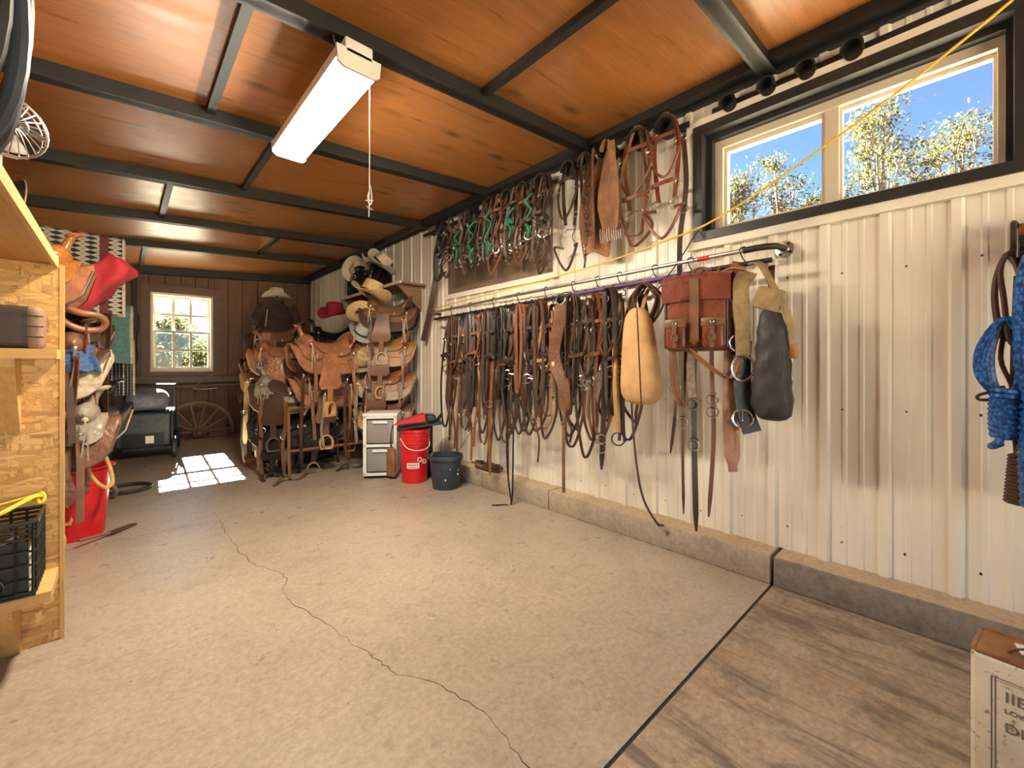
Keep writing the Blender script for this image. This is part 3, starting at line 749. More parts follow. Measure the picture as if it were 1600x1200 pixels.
def shook(loc, h=.085, label='black wire S hook linking the silver pipe to the dark pipe below', group='S hooks on the pipes'):
    pts = [(0, -.02, h - .004), (-.003, -.016, h + .012), (0, 0, h + .018), (0, .016, h + .010), (0, .014, h - .012), (0, .0, h * .4), (0, -.012, .012), (0, -.010, -.012), (0, .004, -.018), (0, .017, -.010), (0, .018, .004)]
    return tag(MB().tube(cr(pts, 3), .0038, 5).build('s_hook', 'iron', None, True, loc), label, 'hook', group)
def bridlebracket(loc, label, group='round bridle brackets', sc=1.0):
    o = thing('bridle_bracket', label, 'hook', loc, 0, group, sc)
    def af(u, v): a = u * 1.75; return [-.045 + .04 * v, .058 * math.sin(a), .058 * math.cos(a) - .03]
    MB().sheet(af, 14, 3, .010).build('saddle_arc', 'black_steel', o)
    MB().lathe([(.001, 0), (.055, 0), (.055, .012), (.001, .012)], 18, (0, 0, -.03), Matrix.Rotation(-PI / 2, 3, 'Y')).build('back_plate', 'black_steel', o)
    MB().tube([(-.086, .064 * math.sin(t * .25 - 1.75), .064 * math.cos(t * .25 - 1.75) - .03) for t in range(15)], .006, 6).build('front_lip', 'black_steel', o)
    return o

# ------------------------------------------------------------------ right wall: rails and hung tack
PX = 2.50
o = thing('hanging_pipe', 'long silver galvanized pipe on the metal wall with round flange', 'pipe', (PX, 2.3, 1.76))
pp = [(0, -1.48, .02), (0, -.5, .012), (0, .6, -.004), (0, 1.70, -.03)]
MB().tube(cr(pp, 4), .0125, 10).build('pipe', 'pipe_galv', o)
MB().tube(cr([(0, -1.46, .02), (.0, -1.54, .021), (.03, -1.60, .022), (.09, -1.615, .022), (.14, -1.618, .022)], 4), .017, 10).build('elbow', 'iron', o)
MB().lathe([(.001, 0), (.045, 0), (.045, .010), (.024, .014), (.022, .03), (.001, .03)], 20, (.148, -1.618, .022), Matrix.Rotation(-PI / 2, 3, 'Y')).build('flange', 'pipe_galv', o)
m = MB()
for k in range(4): m.sph((.134, -1.618 + .033 * math.cos(k * PI / 2 + .6), .022 + .033 * math.sin(k * PI / 2 + .6)), (.004, .008, .008), 8, 4)
m.build('bolt_hole', 'gap', o)['kind'] = 'stuff'
MB().tube([(0, -1.28, .0175), (0, -1.21, .0165)], .0132, 10).build('red_band', 'red_plastic', o)
MB().tube(cr([(0, 1.68, -.03), (.03, 1.74, -.03), (.14, 1.75, -.03)], 3), .014, 8).build('elbow', 'iron', o)
o = thing('hanging_pipe', 'dark pipe with a purple wrapped stretch hung below the silver pipe', 'pipe', (PX - .015, 2.3, 1.68))
def zpipe2(y): return 1.68 + (.022 if y < 1 else .022 - .05 * ((y - 1) / 3))
MB().tube([(0, y - 2.3, zpipe2(y) - 1.68) for y in (.70, 1.0)], .0135, 10).build('pipe', 'black_steel', o)
MB().tube([(0, y - 2.3, zpipe2(y) - 1.68) for y in (1.0, 1.5, 2.02)], .0145, 10).build('purple_wrap', 'purple_wrap', o)
MB().tube([(0, y - 2.3, zpipe2(y) - 1.68) for y in (2.02, 3.0, 3.93)], .0135, 10).build('pipe', 'black_steel', o)
for y in (.84, 1.13, 1.36, 1.62, 1.80, 2.02, 2.30, 2.62, 2.95, 3.3, 3.62):
    shook((PX - .01, y, zpipe2(y)), 1.76 + .01 - .012 * (y - .8) - zpipe2(y) + .01)
dys = [3.60, 3.50, 3.40, 3.28, 3.20, 3.10, 3.02, 2.93, 2.85, 2.77, 2.68, 2.60, 2.52, 2.45, 2.37, 2.30, 2.22, 2.15, 1.98, 1.90, 1.82, 1.74, 1.66, 1.58, 1.46]
mats = ['leather_black', 'leather_dark', 'leather_brown', 'leather_tan', 'leather_dark', 'leather_russet', 'leather_dark', 'leather_brown', 'leather_dark', 'leather_black', 'leather_brown', 'leather_dark', 'leather_dark', 'leather_black',
        'leather_dark', 'leather_brown', 'leather_tan', 'leather_dark', 'leather_black', 'leather_brown', 'leather_dark', 'leather_russet', 'leather_russet', 'leather_dark', 'leather_brown']
drops = [1.05, 1.2, 1.38, .95, 1.05, 1.42, 1.05, 1.15, 1.6, 1.1, 1.1, 1.02, 1.02, .98, 1.0, .98, .95, 1.02, .98, 1.05, 1.1, 1.0, .95, 1.1, .95]
reins = ['loop', 'long', 'long', 'round', 'loop', 'long', 'loop', 'loop', 'long', 'round', 'loop', 'loop', 'round', 'loop', 'loop', 'round', 'loop', 'round', 'round', 'loop', 'loop', 'round', 'loop', 'long', 'loop']
COLN = {'leather_black': 'black', 'leather_dark': 'dark brown', 'leather_brown': 'brown', 'leather_tan': 'tan', 'leather_russet': 'reddish'}
for i, y in enumerate(dys):
    bt = 'shank' if i % 3 == 1 else 'ring'
    shook((PX - .018, y, zpipe2(y) - .052), .05, 'small black hook on the dark pipe holding a bridle', 'bridle hooks on the dark pipe')
    bridle(COLN[mats[i]] + ' bridle with ' + ('shanked' if bt == 'shank' else 'ring') + ' bit, ' + ORD[len(dys) - 1 - i] + ' on the dark pipe from the canvas bag',
           (PX - .05 - .02 * (i % 3), y, zpipe2(y) - .065), 100 + i, rnd.uniform(.40, .56), drops[i], mats[i], bt, reins[i], 'bridles on the dark pipe', None, False, .052)
# extra loops of reins between the bridles
ry = [3.55, 3.45, 3.34, 3.15, 3.06, 2.89, 2.81, 2.72, 2.64, 2.48, 2.41, 2.26, 2.10, 1.94, 1.78, 1.62]
for i, y in enumerate(ry):
    mt = ('leather_dark', 'leather_brown', 'leather_black', 'leather_dark', 'leather_russet')[i % 5]
    coilhang('rein_bundle', COLN[mt] + ' bundle of looped reins, ' + ORD[len(ry) - 1 - i] + ' such bundle from the tan canvas bag', 'reins', (PX - (.03, .11)[i % 2], y, zpipe2(y) - .03), 300 + i, 4, (.72, .86, .62, .9)[i % 4], .05, .008, mt, i % 3 != 1, 'looped rein bundles', (0, .35, 0, .2, 0)[i % 5])
# wide shaped breast collar with rosette
o = thing('breast_collar', 'wide brown tooled breast collar with a silver rosette on the pipe', 'breast collar', (PX - .17, 2.03, 1.60))
pts = cr([(0, -.02, 0), (0, -.015, -.10), (0, .015, -.22), (.0, .04, -.34), (0, .02, -.46), (.0, -.045, -.58), (.0, -.06, -.70), (0, -.055, -.78)], 6)
MB().strap(pts, lambda t: .085 * (1 if .04 < t < .93 else .75), .010, (.6, -.8, 0)).build('collar', 'leather_tooled_dark', o)
MB().sph((-.012, .045, -.44), (.010, .024, .024), 14, 6, None).build('rosette', 'leather_pale', o)
MB().ring((0, -.02, .03), .036, .005, (1, .3, 0), 16, 6).build('ring', 'steel', o)
MB().strap(cr([(0, -.055, -.78), (0, -.05, -1.0), (0, -.052, -1.36)], 5), .022, .007, (.6, -.8, 0)).build('tie_down', 'leather_brown', o)
MB().ring((-.01, -.052, -.87), .018, .004, (1, .3, 0), 10, 5).build('buckle', 'steel', o)
MB().strap([(0, -.02, .06), (.06, -.01, .09), (.14, 0, .10)], .02, .005, (0, 1, 0)).build('hanger', 'leather_brown', o)
longstrap('dark leather strap with two steel rings hanging left of the rolled tan strap', (PX - .11, 1.66, 1.60), 1.15, 11, .034, 'leather_dark', (.93, 1.02), True, hang=(.09, .10))
o = thing('leather_strap', 'thick rolled tan leather strap ending in a steel ring', 'strap', (PX - .13, 1.56, 1.60))
MB().tube(cr([(.05, 0, 0), (0, .01, -.3), (-.02, -.005, -.6), (-.01, -.015, -.88)], 6), [.012] * 7 + [.02] * 12, 8).build('roll', 'leather_gold', o)
MB().ring((-.01, -.015, -.925), .042, .005, (1, .4, 0), 16, 5).build('ring', 'iron', o)
o = thing('leather_strap', 'long thin dark rein reaching down to the curb below the tan canvas bag', 'strap', (PX - .1, 1.44, 1.60))
MB().strap(cr([(0, 0, 0), (-.02, .02, -.5), (-.01, .01, -.9), (0, -.04, -1.25), (.04, -.12, -1.425), (.07, -.15, -1.44)], 7), .014, .005, (.6, -.8, 0)).build('strap', 'leather_dark', o)
longstrap('long dark split rein hanging straight below the dark bridles to the curb', (PX - .1, 2.62, 1.58), 1.42, 12, .012, 'leather_black', (), hang=(.09, .10))
longstrap('reddish braided rein bundle end hanging to the curb beside the split rein', (PX - .1, 2.86, 1.58), 1.40, 13, .026, 'leather_russet', (.8,), hang=(.09, .10))
# pair of long reins that reach the floor
o = thing('leather_reins', 'pair of long black reins reaching the floor in front of the curb', 'reins', (PX - .05, 2.66, 1.60))
MB().strap(cr([(0, .03, 0), (-.03, .03, -.7), (-.05, .0, -1.3), (-.085, -.09, -1.58)], 7), .014, .005, (.6, -.8, 0)).build('rein', 'leather_black', o)
MB().strap(cr([(0, -.05, 0), (-.03, -.06, -.7), (-.06, -.08, -1.3), (-.085, -.09, -1.58), (-.14, -.06, -1.592), (-.22, .0, -1.594)], 7), .014, .005, (.6, -.8, 0)).build('rein', 'leather_black', o)
# woven cinch coil and tan canvas bag
coilhang('woven_cinch', 'grey woven cord cinch looped above the tan canvas bag', 'cinch', (PX - .10, 1.37, 1.66), 41, 6, .26, .095, .007, 'rope_dark')
o = thing('canvas_bag', 'tan canvas nose bag with piped seams hanging from the pipe', 'bag', (PX - .15, 1.385, 1.60))
def bagf(cx, wt, wb, hh, dt, top):
    def fn(u, v):
        a = PI * u; t = .5 - .5 * math.cos(PI * (v + 1) / 2)
        e = min(1, max(.0008, 1 - abs(2 * t - 1) ** 7)) ** .42
        wdt = (wt + (wb - wt) * (1 - t) ** .8) * e * .5; dep = (dt * (.6 + .4 * (1 - t))) * e * .5
        ca, sa_ = math.cos(a), math.sin(a)
        return [dep * (abs(ca) ** .8) * (1 if ca > 0 else -1), wdt * (abs(sa_) ** .8) * (1 if sa_ > 0 else -1) + .03 * (t - .5), top - hh * (1 - t)]
    return fn
bf = bagf(0, .15, .28, .60, .17, -.09)
MB().sheet(bf, 28, 18, .004).build('bag_body', 'canvas_tan', o)
MB().tube([V(bf(-.5 - .42, -1 + 2 * i / 16)) for i in range(1, 16)], .005, 6).build('seam_piping', 'leather_dark', o)
MB().tube([V(bf(-.28, -1 + 2 * i / 16)) for i in range(1, 16)], .005, 6).build('seam_piping', 'canvas_tan', o)
MB().strap(cr([(.03, 0, -.1), (.08, 0, 0), (.13, 0, .06)], 4), .025, .005, (0, 1, 0)).build('hanger', 'leather_tan', o)
# leather backpack
o = thing('leather_backpack', 'reddish brown leather backpack with two buckled pockets on the pipe', 'backpack', (PX - .16, 1.02, 1.215), .18)
MB().rbox((0, 0, .225), (.13, .335, .42), .035, 4).build('body', 'leather_oxblood', o)
MB().sheet(lambda u, v: [-.072 + .14 * max(0, v) ** 1.5 * 1.0, .176 * u, .28 + .155 * math.sin((v + 1) * .5 * 1.75) + .012 * (1 - u * u)], 14, 14, .008).build('flap', 'leather_oxblood', o)
MB().tube([(-.062, -.158, .035), (-.062, .158, .035), (-.062, .158, .40), (-.062, -.158, .40)], .006, 6, True).build('edge_piping', 'leather_dark', o)
MB().strap([(-.082, 0, .405), (-.083, 0, .30), (-.080, 0, .17), (-.078, 0, .075)], .046, .006, (0, 1, 0)).build('centre_strap', 'leather_brown', o)
MB().prism([(-.03, .075), (.03, .075), (0, .045)], 'x', -.088, -.078).build('clasp', 'brass', o, False)
for s in (-1, 1):
    p = MB().rbox((-.080, s * .095, .105), (.05, .105, .15), .015, 3).build('pocket', 'leather_oxblood', o)
    MB().rbox((-.098, s * .095, .165), (.025, .115, .05), .010, 2).build('pocket_flap', 'leather_brown', p)
    MB().strap([(-.114, s * .095, .18), (-.114, s * .095, .10), (-.110, s * .095, .03)], .022, .005, (0, 1, 0)).build('pocket_strap', 'leather_brown', p)
    MB().ring((-.118, s * .095, .085), .017, .004, (1, 0, 0), 8, 5, .02).build('buckle', 'steel', p)
    MB().ring((-.118, s * .095, .165), .009, .003, (1, 0, 0), 8, 4).build('stud', 'steel', p)
MB().tube(cr([(.04, -.05, .43), (.05, -.03, .475), (.06, 0, .485), (.05, .03, .475), (.04, .05, .43)], 4), .010, 6).build('top_handle', 'leather_brown', o)
MB().strap(cr([(.0, -.17, .40), (-.03, -.205, .30), (-.03, -.215, .05), (-.05, -.18, -.12), (-.07, -.10, -.09), (-.06, .03, .02)], 6), .036, .006, (.6, .8, 0)).build('shoulder_strap', 'leather_russet', o)
MB().strap(cr([(.02, .15, .05), (0, .14, -.12), (-.02, .11, -.25), (-.02, .08, -.28), (-.03, .10, -.2), (-.03, .12, .01)], 6), .03, .006, (.6, .8, 0)).build('shoulder_strap', 'leather_brown', o)
# straps below the backpack
for (y, dr, wd, mt, rg, lb) in ((1.19, .98, .018, 'leather_dark', (.6,), 'dark leather strap with snap hanging under the left edge of the backpack'),
        (1.12, 1.32, .016, 'leather_brown', (.78,), 'brown round rein with brass snap hanging under the backpack'),
        (1.04, 1.40, .030, 'leather_dark', (.90,), 'dark buckled tie-down strap hanging lowest under the backpack'),
        (.955, 1.30, .022, 'leather_russet', (.62, .70), 'reddish strap with a large steel ring under the backpack clasp')):
    longstrap(lb, (PX - .09, y, 1.61), dr, int(y * 100), wd, mt, rg, True, None, .006, .03, (.075, .105))
o = thing('woven_cinch', 'cream mohair cinch end hanging behind the backpack', 'cinch', (PX - .12, 1.075, 1.25))
MB().strap(cr([(0, 0, 0), (0, .005, -.12), (0, -.005, -.28)], 5), .042, .010, (.6, -.8, 0)).build('cord_band', 'fleece_cream', o)
MB().ring((0, -.005, -.32), .03, .005, (1, .3, 0), 12, 5).build('ring', 'steel', o)
o = thing('leather_strap', 'wide tan tooled billet strap hanging right of the backpack', 'strap', (PX - .12, .855, 1.62))
MB().strap(cr([(.105, 0, .095), (.06, 0, 0), (0, .0, -.3), (-.01, .005, -.7), (-.005, -.005, -1.03)], 6), lambda t: .075 * (1 if t < .95 else .6), .009, (.6, -.8, 0)).build('billet', 'leather_russet', o)
MB().ring((-.012, .0, -.87), .02, .002, (1, .45, 0), 16, 4, .075).build('tooling', 'leather_tan', o)
m = MB()
for k in range(7): m.sph((-.008, -.028 if k % 2 else .028, -.42 - .07 * k), (.004, .005, .005), 8, 4)
m.build('stud', 'steel', o)['kind'] = 'stuff'
# worn tan harness with buckles, black padded bag, black cinch
o = thing('work_harness', 'worn tan work harness pads with a large steel buckle', 'harness', (PX - .12, .775, 1.64))
MB().strap(cr([(.05, .02, 0), (-.03, .03, -.08), (-.05, .015, -.25), (-.05, .01, -.44)], 6), lambda t: .085 - .02 * t, .022, (.6, -.8, 0)).build('pad', 'canvas_worn', o)
MB().rbox((-.03, .07, -.19), (.035, .10, .11), .012, 2).build('pad', 'canvas_worn', o)
MB().rbox((-.03, -.10, -.16), (.035, .13, .11), .012, 2, Matrix.Rotation(.35, 3, 'X')).build('pad', 'canvas_worn', o)
MB().ring((-.065, .008, -.50), .05, .006, (1, .4, 0), 18, 6, .065).build('buckle', 'chrome', o)
MB().strap(cr([(.03, .03, .02), (-.02, .1, .02), (-.03, .12, -.06), (-.02, .09, -.10)], 5), .024, .008, (1, 0, 0)).build('loop_strap', 'leather_tan', o)
MB().strap(cr([(.03, 0, .04), (-.02, -.06, .02), (-.03, -.12, -.1), (-.03, -.185, -.26), (-.02, -.20, -.42)], 6), .03, .009, (.6, -.8, 0)).build('side_strap', 'canvas_worn', o)
MB().rbox((-.022, -.20, -.42), (.02, .045, .07), .008, 2).build('strap_tip', 'leather_tan', o)
MB().ring((-.04, .05, -.12), .035, .005, (1, .4, 0), 14, 5).build('ring', 'steel', o)
o = thing('padded_bag', 'black padded leather bag hanging beside the tan work harness', 'bag', (PX - .14, .665, 1.60))
bg_ = bagf(0, .10, .19, .55, .15, -.17)
def bf2(u, v):
    x, y, z = bg_(u, v); return [x * (1 - .35 * max(0, (z + .3) / .14)) + .004 * math.sin(z * 48 + y * 40), y + .010 * math.sin(z * 9 + 1) + .004 * math.sin(z * 70 + y * 30), z]
MB().sheet(bf2, 32, 30, .004).build('bag_body', 'leather_bag', o)
MB().tube([V(bf2(-.42, -1 + 2 * i / 14)) for i in range(1, 14)], .005, 6).build('seam_piping', 'leather_black', o)
MB().tube([V(bf2(-.75, -1 + 2 * i / 14)) for i in range(3, 12)], .003, 6).build('zipper', 'iron', o)
MB().strap(cr([(0, 0, -.18), (.03, .01, -.05), (.07, .02, .06)], 4), .03, .006, (0, 1, 0)).build('hanger', 'leather_dark', o)
o = thing('black_cinch', 'black neoprene cinch with two round steel buckles', 'cinch', (PX - .135, .79, 1.28))
MB().strap(cr([(0, .01, 0), (0, .015, -.16), (-.01, .0, -.34), (-.01, -.04, -.47)], 6), .085, .016, (.6, -.8, 0)).build('band', 'leather_black', o)
m = MB(); m.ring((-.03, .02, -.01), .042, .006, (1, .45, 0), 16, 6); m.tube([(-.03, .02, -.05), (-.035, .02, .03)], .004, 5); m.build('buckle', 'chrome', o)
m = MB(); m.ring((-.03, 0, -.40), .046, .006, (1, .45, 0), 16, 6); m.tube([(-.03, 0, -.445), (-.035, 0, -.355)], .004, 5); m.build('buckle', 'chrome', o)
# ---- upper bars
def bar(label, y0, y1, z0, z1, x=2.585, group='flat black bars near the ceiling'):
    o = thing('bridle_bar', label, 'rail', (x, y0, z0), 0, group)
    MB().strap([(0, 0, 0), (0, y1 - y0, z1 - z0)], .034, .012, (0, 0, 1)).build('bar', 'black_steel', o, False)
    for t in (.06, .5, .94):
        MB().b2(0, XW - x + .012, (y1 - y0) * t - .012, (y1 - y0) * t + .012, (z1 - z0) * t - .012, (z1 - z0) * t + .012).build('standoff', 'black_steel', o, False)
bar('flat black bar above the old boarded window', 2.26, 4.32, 2.645, 2.665)
bar('flat black bar between the boarded window and the high window', 1.18, 2.2, 2.65, 2.66)
bar('flat black bar along the top of the high window', -.6, 1.06, 2.688, 2.688, 2.632)
for i, y in enumerate((3.86, 3.32, 3.03, 2.78, 2.58, 2.37)): bridlebracket((2.575, y, 2.675), 'round black bridle bracket above the boarded window', 'bridle brackets above the boarded window')
for i, y in enumerate((2.08, 1.92, 1.73, 1.50, 1.30)): bridlebracket((2.575, y, 2.68), ['round black bracket holding the lone bridle beside the boarded window', 'empty round black bracket between lone bridle and leather chaps', 'round black bracket holding the fringed leather chaps', 'round black bracket right of the leather chaps', 'round black bracket nearest the high window frame'][i], 'bridle brackets beside the high window')
for i, y in enumerate((.94, .74, .56, .37)): bridlebracket((2.628, y + .015, 2.700), 'empty round black bridle bracket above the high window', 'empty bridle brackets above the high window', .68)
uy = [3.84, 3.66, 3.50, 3.36, 3.26, 3.10, 3.00, 2.90, 2.78, 2.68, 2.58, 2.46, 2.36, 2.30]
um = ['leather_black', 'leather_dark', 'leather_brown', 'leather_dark', 'leather_black', 'leather_brown', 'leather_dark', 'leather_russet', 'leather_dark', 'leather_brown', 'leather_russet', 'leather_dark', 'leather_brown', 'leather_dark']
for i, y in enumerate(uy):
    bt = 'ring' if i % 2 else 'shank'
    bridle(COLN[um[i]] + ' bridle with ' + ('shanked' if bt == 'shank' else 'ring') + ' bit, ' + ORD[len(uy) - 1 - i] + ' before the boarded window counted from the chaps',
           (2.53 - .02 * (i % 2), y, 2.70), 500 + i, rnd.uniform(.38, .48), rnd.uniform(.60, .82), um[i], bt, ('loop', 'round', 'long')[i % 3], 'bridles before the boarded window', None, i in (2, 4, 6, 9, 11), .05)
bridle('dark bridle with steel curb bit hanging alone beside the boarded window', (2.52, 2.08, 2.73), 601, .52, .86, 'leather_dark', 'shank', 'round', 'bridles beside the high window', None, False, .075)
bridle('reddish bridle with steel bit hanging right beside the leather chaps', (2.52, 1.50, 2.74), 602, .55, .80, 'leather_russet', 'ring', 'loop', 'bridles beside the high window', None, False, .085)
bridle('brown bridle with round looped rein hanging beside the high window frame', (2.52, 1.30, 2.74), 603, .55, .80, 'leather_oxblood', 'ring', 'round', 'bridles beside the high window', None, False, .085)
coilhang('rein_bundle', 'dark thin straps hanging from the empty bracket beside the leather chaps', 'reins', (2.53, 1.92, 2.71), 77, 2, .55, .035, .006, 'leather_dark', True, None, .3)
longstrap('long dark strap hanging beside the high window frame behind the pipes', (2.575, 1.215, 2.58), 1.02, 14, .03, 'leather_dark', (.45,))
# chaps
o = thing('leather_chaps', 'tan suede chaps with fringed dark edge folded over a bracket', 'chaps', (2.50, 1.73, 2.70))
def chf(y0, wd, z1, dx, bend):
    def fn(u, v):
        t = (v + 1) / 2; ww = wd * (.34 + .66 * math.sin(min(1, t * 1.3) * PI / 2)) * (1 - .35 * max(0, t - .75) / .25)
        return [dx - .05 * math.sin(t * 2.4) + .035 * math.sin(u * 2.4 + bend + t * 2), y0 + ww * u * .5 + .05 * (t - .3) * bend, -z1 * t + .02 * math.sin(u * 3)]
    return fn
MB().sheet(chf(.03, .25, .76, .02, .6), 12, 16, .007).build('leg_panel', 'suede', o)
MB().sheet(chf(-.06, .20, .62, -.03, -.8), 12, 16, .007).build('leg_panel', 'suede', o)
MB().sheet(chf(.10, .13, .70, -.02, .2), 8, 16, .008).build('leg_panel', 'leather_brown', o)
m = MB()
for k in range(26):
    t = .15 + .85 * k / 26; yb = .03 + .25 * .5 * (.34 + .66 * math.sin(min(1, t * 1.3) * PI / 2)) * (1 - .35 * max(0, t - .75) / .25) + .03 * (t - .3)
    m.strap([(-.02, yb, -.76 * t), (-.03, yb + .03, -.76 * t - .03), (-.025, yb + .035, -.76 * t - .075)], .008, .003, (1, 0, 0))
for k in range(10):
    yb = -.15 + .018 * k; m.strap([(-.06, yb, -.60), (-.065, yb - .005, -.66), (-.06, yb - .008, -.70)], .010, .003, (0, 1, 0))
m.build('fringe', 'leather_brown', o)['kind'] = 'stuff'
m = MB()
for k in range(9): m.ring((-.075 + .01 * math.sin(k), .125 + .012 * math.sin(k * 2), -.14 - .058 * k), .016, .004, (1, .2 * (-1) ** k, .3), 8, 4, .022)
m.build('chain', 'iron', o)['kind'] = 'stuff'
MB().tube(cr([(.05, 0, -.02), (-.02, 0, .02), (-.06, .0, -.06)], 4), .016, 8).build('belt_roll', 'suede', o)
# long dark strap from the bar end down past the pipes
o = tag(MB().strap(cr([(0, 0, 0), (-.01, .04, -.45), (-.02, .16, -.9), (-.01, .34, -1.28)], 6), .06, .012, (.8, -.6, 0)).build('leather_strap', 'leather_dark', None, True, (2.58, 3.97, 2.72)), 'long broad dark strap hanging from the bar beside the boarded window', 'strap')
MB().rbox((2.585, 4.12, 2.70), (.05, .14, .05), .015, 2).build('bar_end_block', 'wood_old', None)
tag(bpy.data.objects['bar_end_block'], 'small old wooden block resting on the bar end near the corner', 'block')
# yellow cord
tag(MB().tube(cr([(2.63, 4.36, 1.785), (2.58, 3.97, 1.80), (2.42, 1.97, 1.835), (2.38, 1.185, 1.90), (2.36, .86, 1.97), (2.32, .376, 2.17), (2.30, .025, 2.356), (2.28, -.2, 2.50), (2.26, -.42, 2.70)], 6), .0055, 6).build('yellow_rope_line', 'yellow_rope'), 'yellow cord strung from the far wall across the high window', 'cord')
# black wire hanging from the window sill to the pipe
tag(MB().tube(cr([(2.60, 1.10, 1.93), (2.585, 1.115, 1.965), (2.56, 1.13, 1.95), (2.50, 1.20, 1.80), (2.42, 1.30, 1.62)], 5), .004, 5).build('black_wire', 'iron'), 'thin black wire bent over the high window sill', 'wire')
# leather bundle on the curb
o = thing('leather_bundle', 'tangled dark leather straps heaped on the curb by the navy bucket', 'straps', (2.57, 3.14, .15))
for k in range(5):
    q = random.Random(k + 50)
    MB().strap(cr([(q.uniform(-.05, .05), q.uniform(-.2, .2), .012 + .012 * k) for _ in range(6)], 5), .022, .006, (0, 0, 1)).build('strap', ('leather_dark', 'leather_brown')[k % 2], o)
MB().ring((-.02, -.12, .045), .035, .011, (.8, .4, .3), 14, 6).build('rolled_end', 'leather_dark', o)
# ------------------------------------------------------------------ lamp
o = thing('ceiling_lamp', 'long white fluorescent ceiling lamp with glowing diffuser', 'lamp', (.765, 2.35, 2.49))
MB().rbox((0, 0, .045), (.125, 1.07, .07), .008, 2).build('housing', 'white_plastic', o)
MB().prism([(-.086, -.012), (-.084, -.035), (-.07, -.05), (.07, -.05), (.084, -.035), (.086, -.012)], 'y', -.52, .52).build('diffuser', 'lamp_glow', o, False)
MB().prism([(-.098, .022), (-.094, -.018), (-.088, -.018), (-.088, .018), (.088, .018), (.088, -.018), (.094, -.018), (.098, .022)], 'y', -.52, .52).build('shield_pan', 'white_plastic', o, False)  # pan added to keep the diffuser's direct light off the ceiling
for s in (-1, 1):
    MB().prism([(-.10, .03), (-.094, -.038), (-.072, -.054), (.072, -.054), (.094, -.038), (.10, .03)], 'y', s * .52, s * .535).build('end_cap', 'white_plastic', o, False)
    m = MB()
    for k in range(4): m.ring((-.02, s * .43, .088 + .016 * k), .008, .002, (1, 0, 0) if k % 2 else (0, 1, 0), 8, 4, .011)
    m.build('chain', 'steel', o)
    MB().tube(cr([(-.06, s * .43, .08), (-.075, s * .43, .13), (-.05, s * .43, .15)], 3), .003, 5).build('hanging_wire', 'steel', o)
m = MB(); m.tube([(.07, -.478, -.03), (.071, -.477, -.35), (.07, -.476, -.56)], .0022, 5)
m.tube(cr([(.07, -.476, -.50), (.082, -.47, -.53), (.083, -.472, -.58), (.07, -.476, -.60), (.062, -.478, -.57), (.07, -.476, -.54)], 4), .0025, 5)
m.tube([(.05, -.478, -.585), (.088, -.474, -.575)], .0025, 5); m.tube([(.056, -.478, -.61), (.088, -.474, -.618)], .0022, 5); m.tube([(.07, -.476, -.56), (.068, -.476, -.655)], .0028, 5)
m.build('pull_cord', 'white_plastic', o)

# ------------------------------------------------------------------ left: board shelf, crate, box
o = thing('board_shelf', 'tall shelf of raw strand board and pine with a plywood top', 'shelf', (-.5, 2.6, 0))
def part(name, mat, x0, x1, y0, y1, z0, z1, par=None):
    return MB().b2(x0 + .5, x1 + .5, y0 - 2.6, y1 - 2.6, z0, z1).build(name, mat, par or o, False)
part('side_panel', 'osb', -.95, -.194, 2.595, 2.609, 0, 1.572)
part('panel_edge', 'pine_v', -.194, -.180, 2.592, 2.611, 0, 1.572)
part('top_board', 'ply_pale', -.95, -.212, .45, 2.62, 1.575, 1.597)
part('top_edge', 'pine', -.212, -.198, .45, 2.62, 1.560, 1.600)
part('shelf_board', 'pine', -.95, -.190, 2.44, 2.594, 1.178, 1.216)
part('shelf_board', 'pine', -.95, -.196, 2.335, 2.594, .268, .306)
for (z0, z1, dpt) in ((.885, 1.178, .145), (0.0, .268, .20)):
    MB().prism([(2.594 - 2.6, z1), (2.594 - dpt - 2.6, z1), (2.594 - dpt - 2.6, z1 - .03), (2.594 - .018 - 2.6, z0), (2.594 - 2.6, z0)], 'x', -.39 + .5, -.300 + .5).build('bracket', 'pine_v', o, False)
o = thing('milk_crate', 'black plastic milk crate with open grid sides on lower shelf', 'crate', (-.395, 2.455, .306))
W2, D2, H2 = .16, .125, .275
MB().b2(-W2, W2, -D2, D2, 0, .008).build('bottom', 'black_plastic', o, False)
m = MB()
for z in (.268, .250, .232, .214): m.tube([(-W2, -D2, z), (W2 - .012, -D2, z), (W2, -D2 + .012, z), (W2, D2, z), (-W2, D2, z)], .005 if z < .26 else .008, 5, True)
m.build('rim', 'black_plastic', o)
m = MB()
for z in (.165, .115, .062, .015): m.tube([(-W2, -D2, z), (W2 - .012, -D2, z), (W2, -D2 + .012, z), (W2, D2, z), (-W2, D2, z)], .0045, 5, True)
for k in range(8): m.tube([(-W2 + .02 + k * .042, -D2, .01), (-W2 + .02 + k * .042, -D2, .268)], .0045, 5); m.tube([(-W2 + .02 + k * .042, D2, .01), (-W2 + .02 + k * .042, D2, .268)], .0045, 5)
for k in range(6): m.tube([(W2, -D2 + .02 + k * .042, .01), (W2, -D2 + .02 + k * .042, .268)], .0045, 5); m.tube([(-W2, -D2 + .02 + k * .042, .01), (-W2, -D2 + .02 + k * .042, .268)], .0045, 5)
m.ring((.05, -D2 - .002, .055), .034, .004, (0, 1, 0), 18, 5)
m.build('grid', 'black_plastic', o)
MB().b2(-W2 + .012, W2 - .018, -D2 + .014, -D2 + .018, .008, .20).build('liner', 'black_plastic', o, False)
MB().b2(W2 - .020, W2 - .016, -D2 + .014, D2 - .06, .008, .18).build('liner', 'paper', o, False)
o = thing('rope_coil', 'coiled yellow and brown cords lying inside the milk crate', 'rope', (-.40, 2.45, .50))
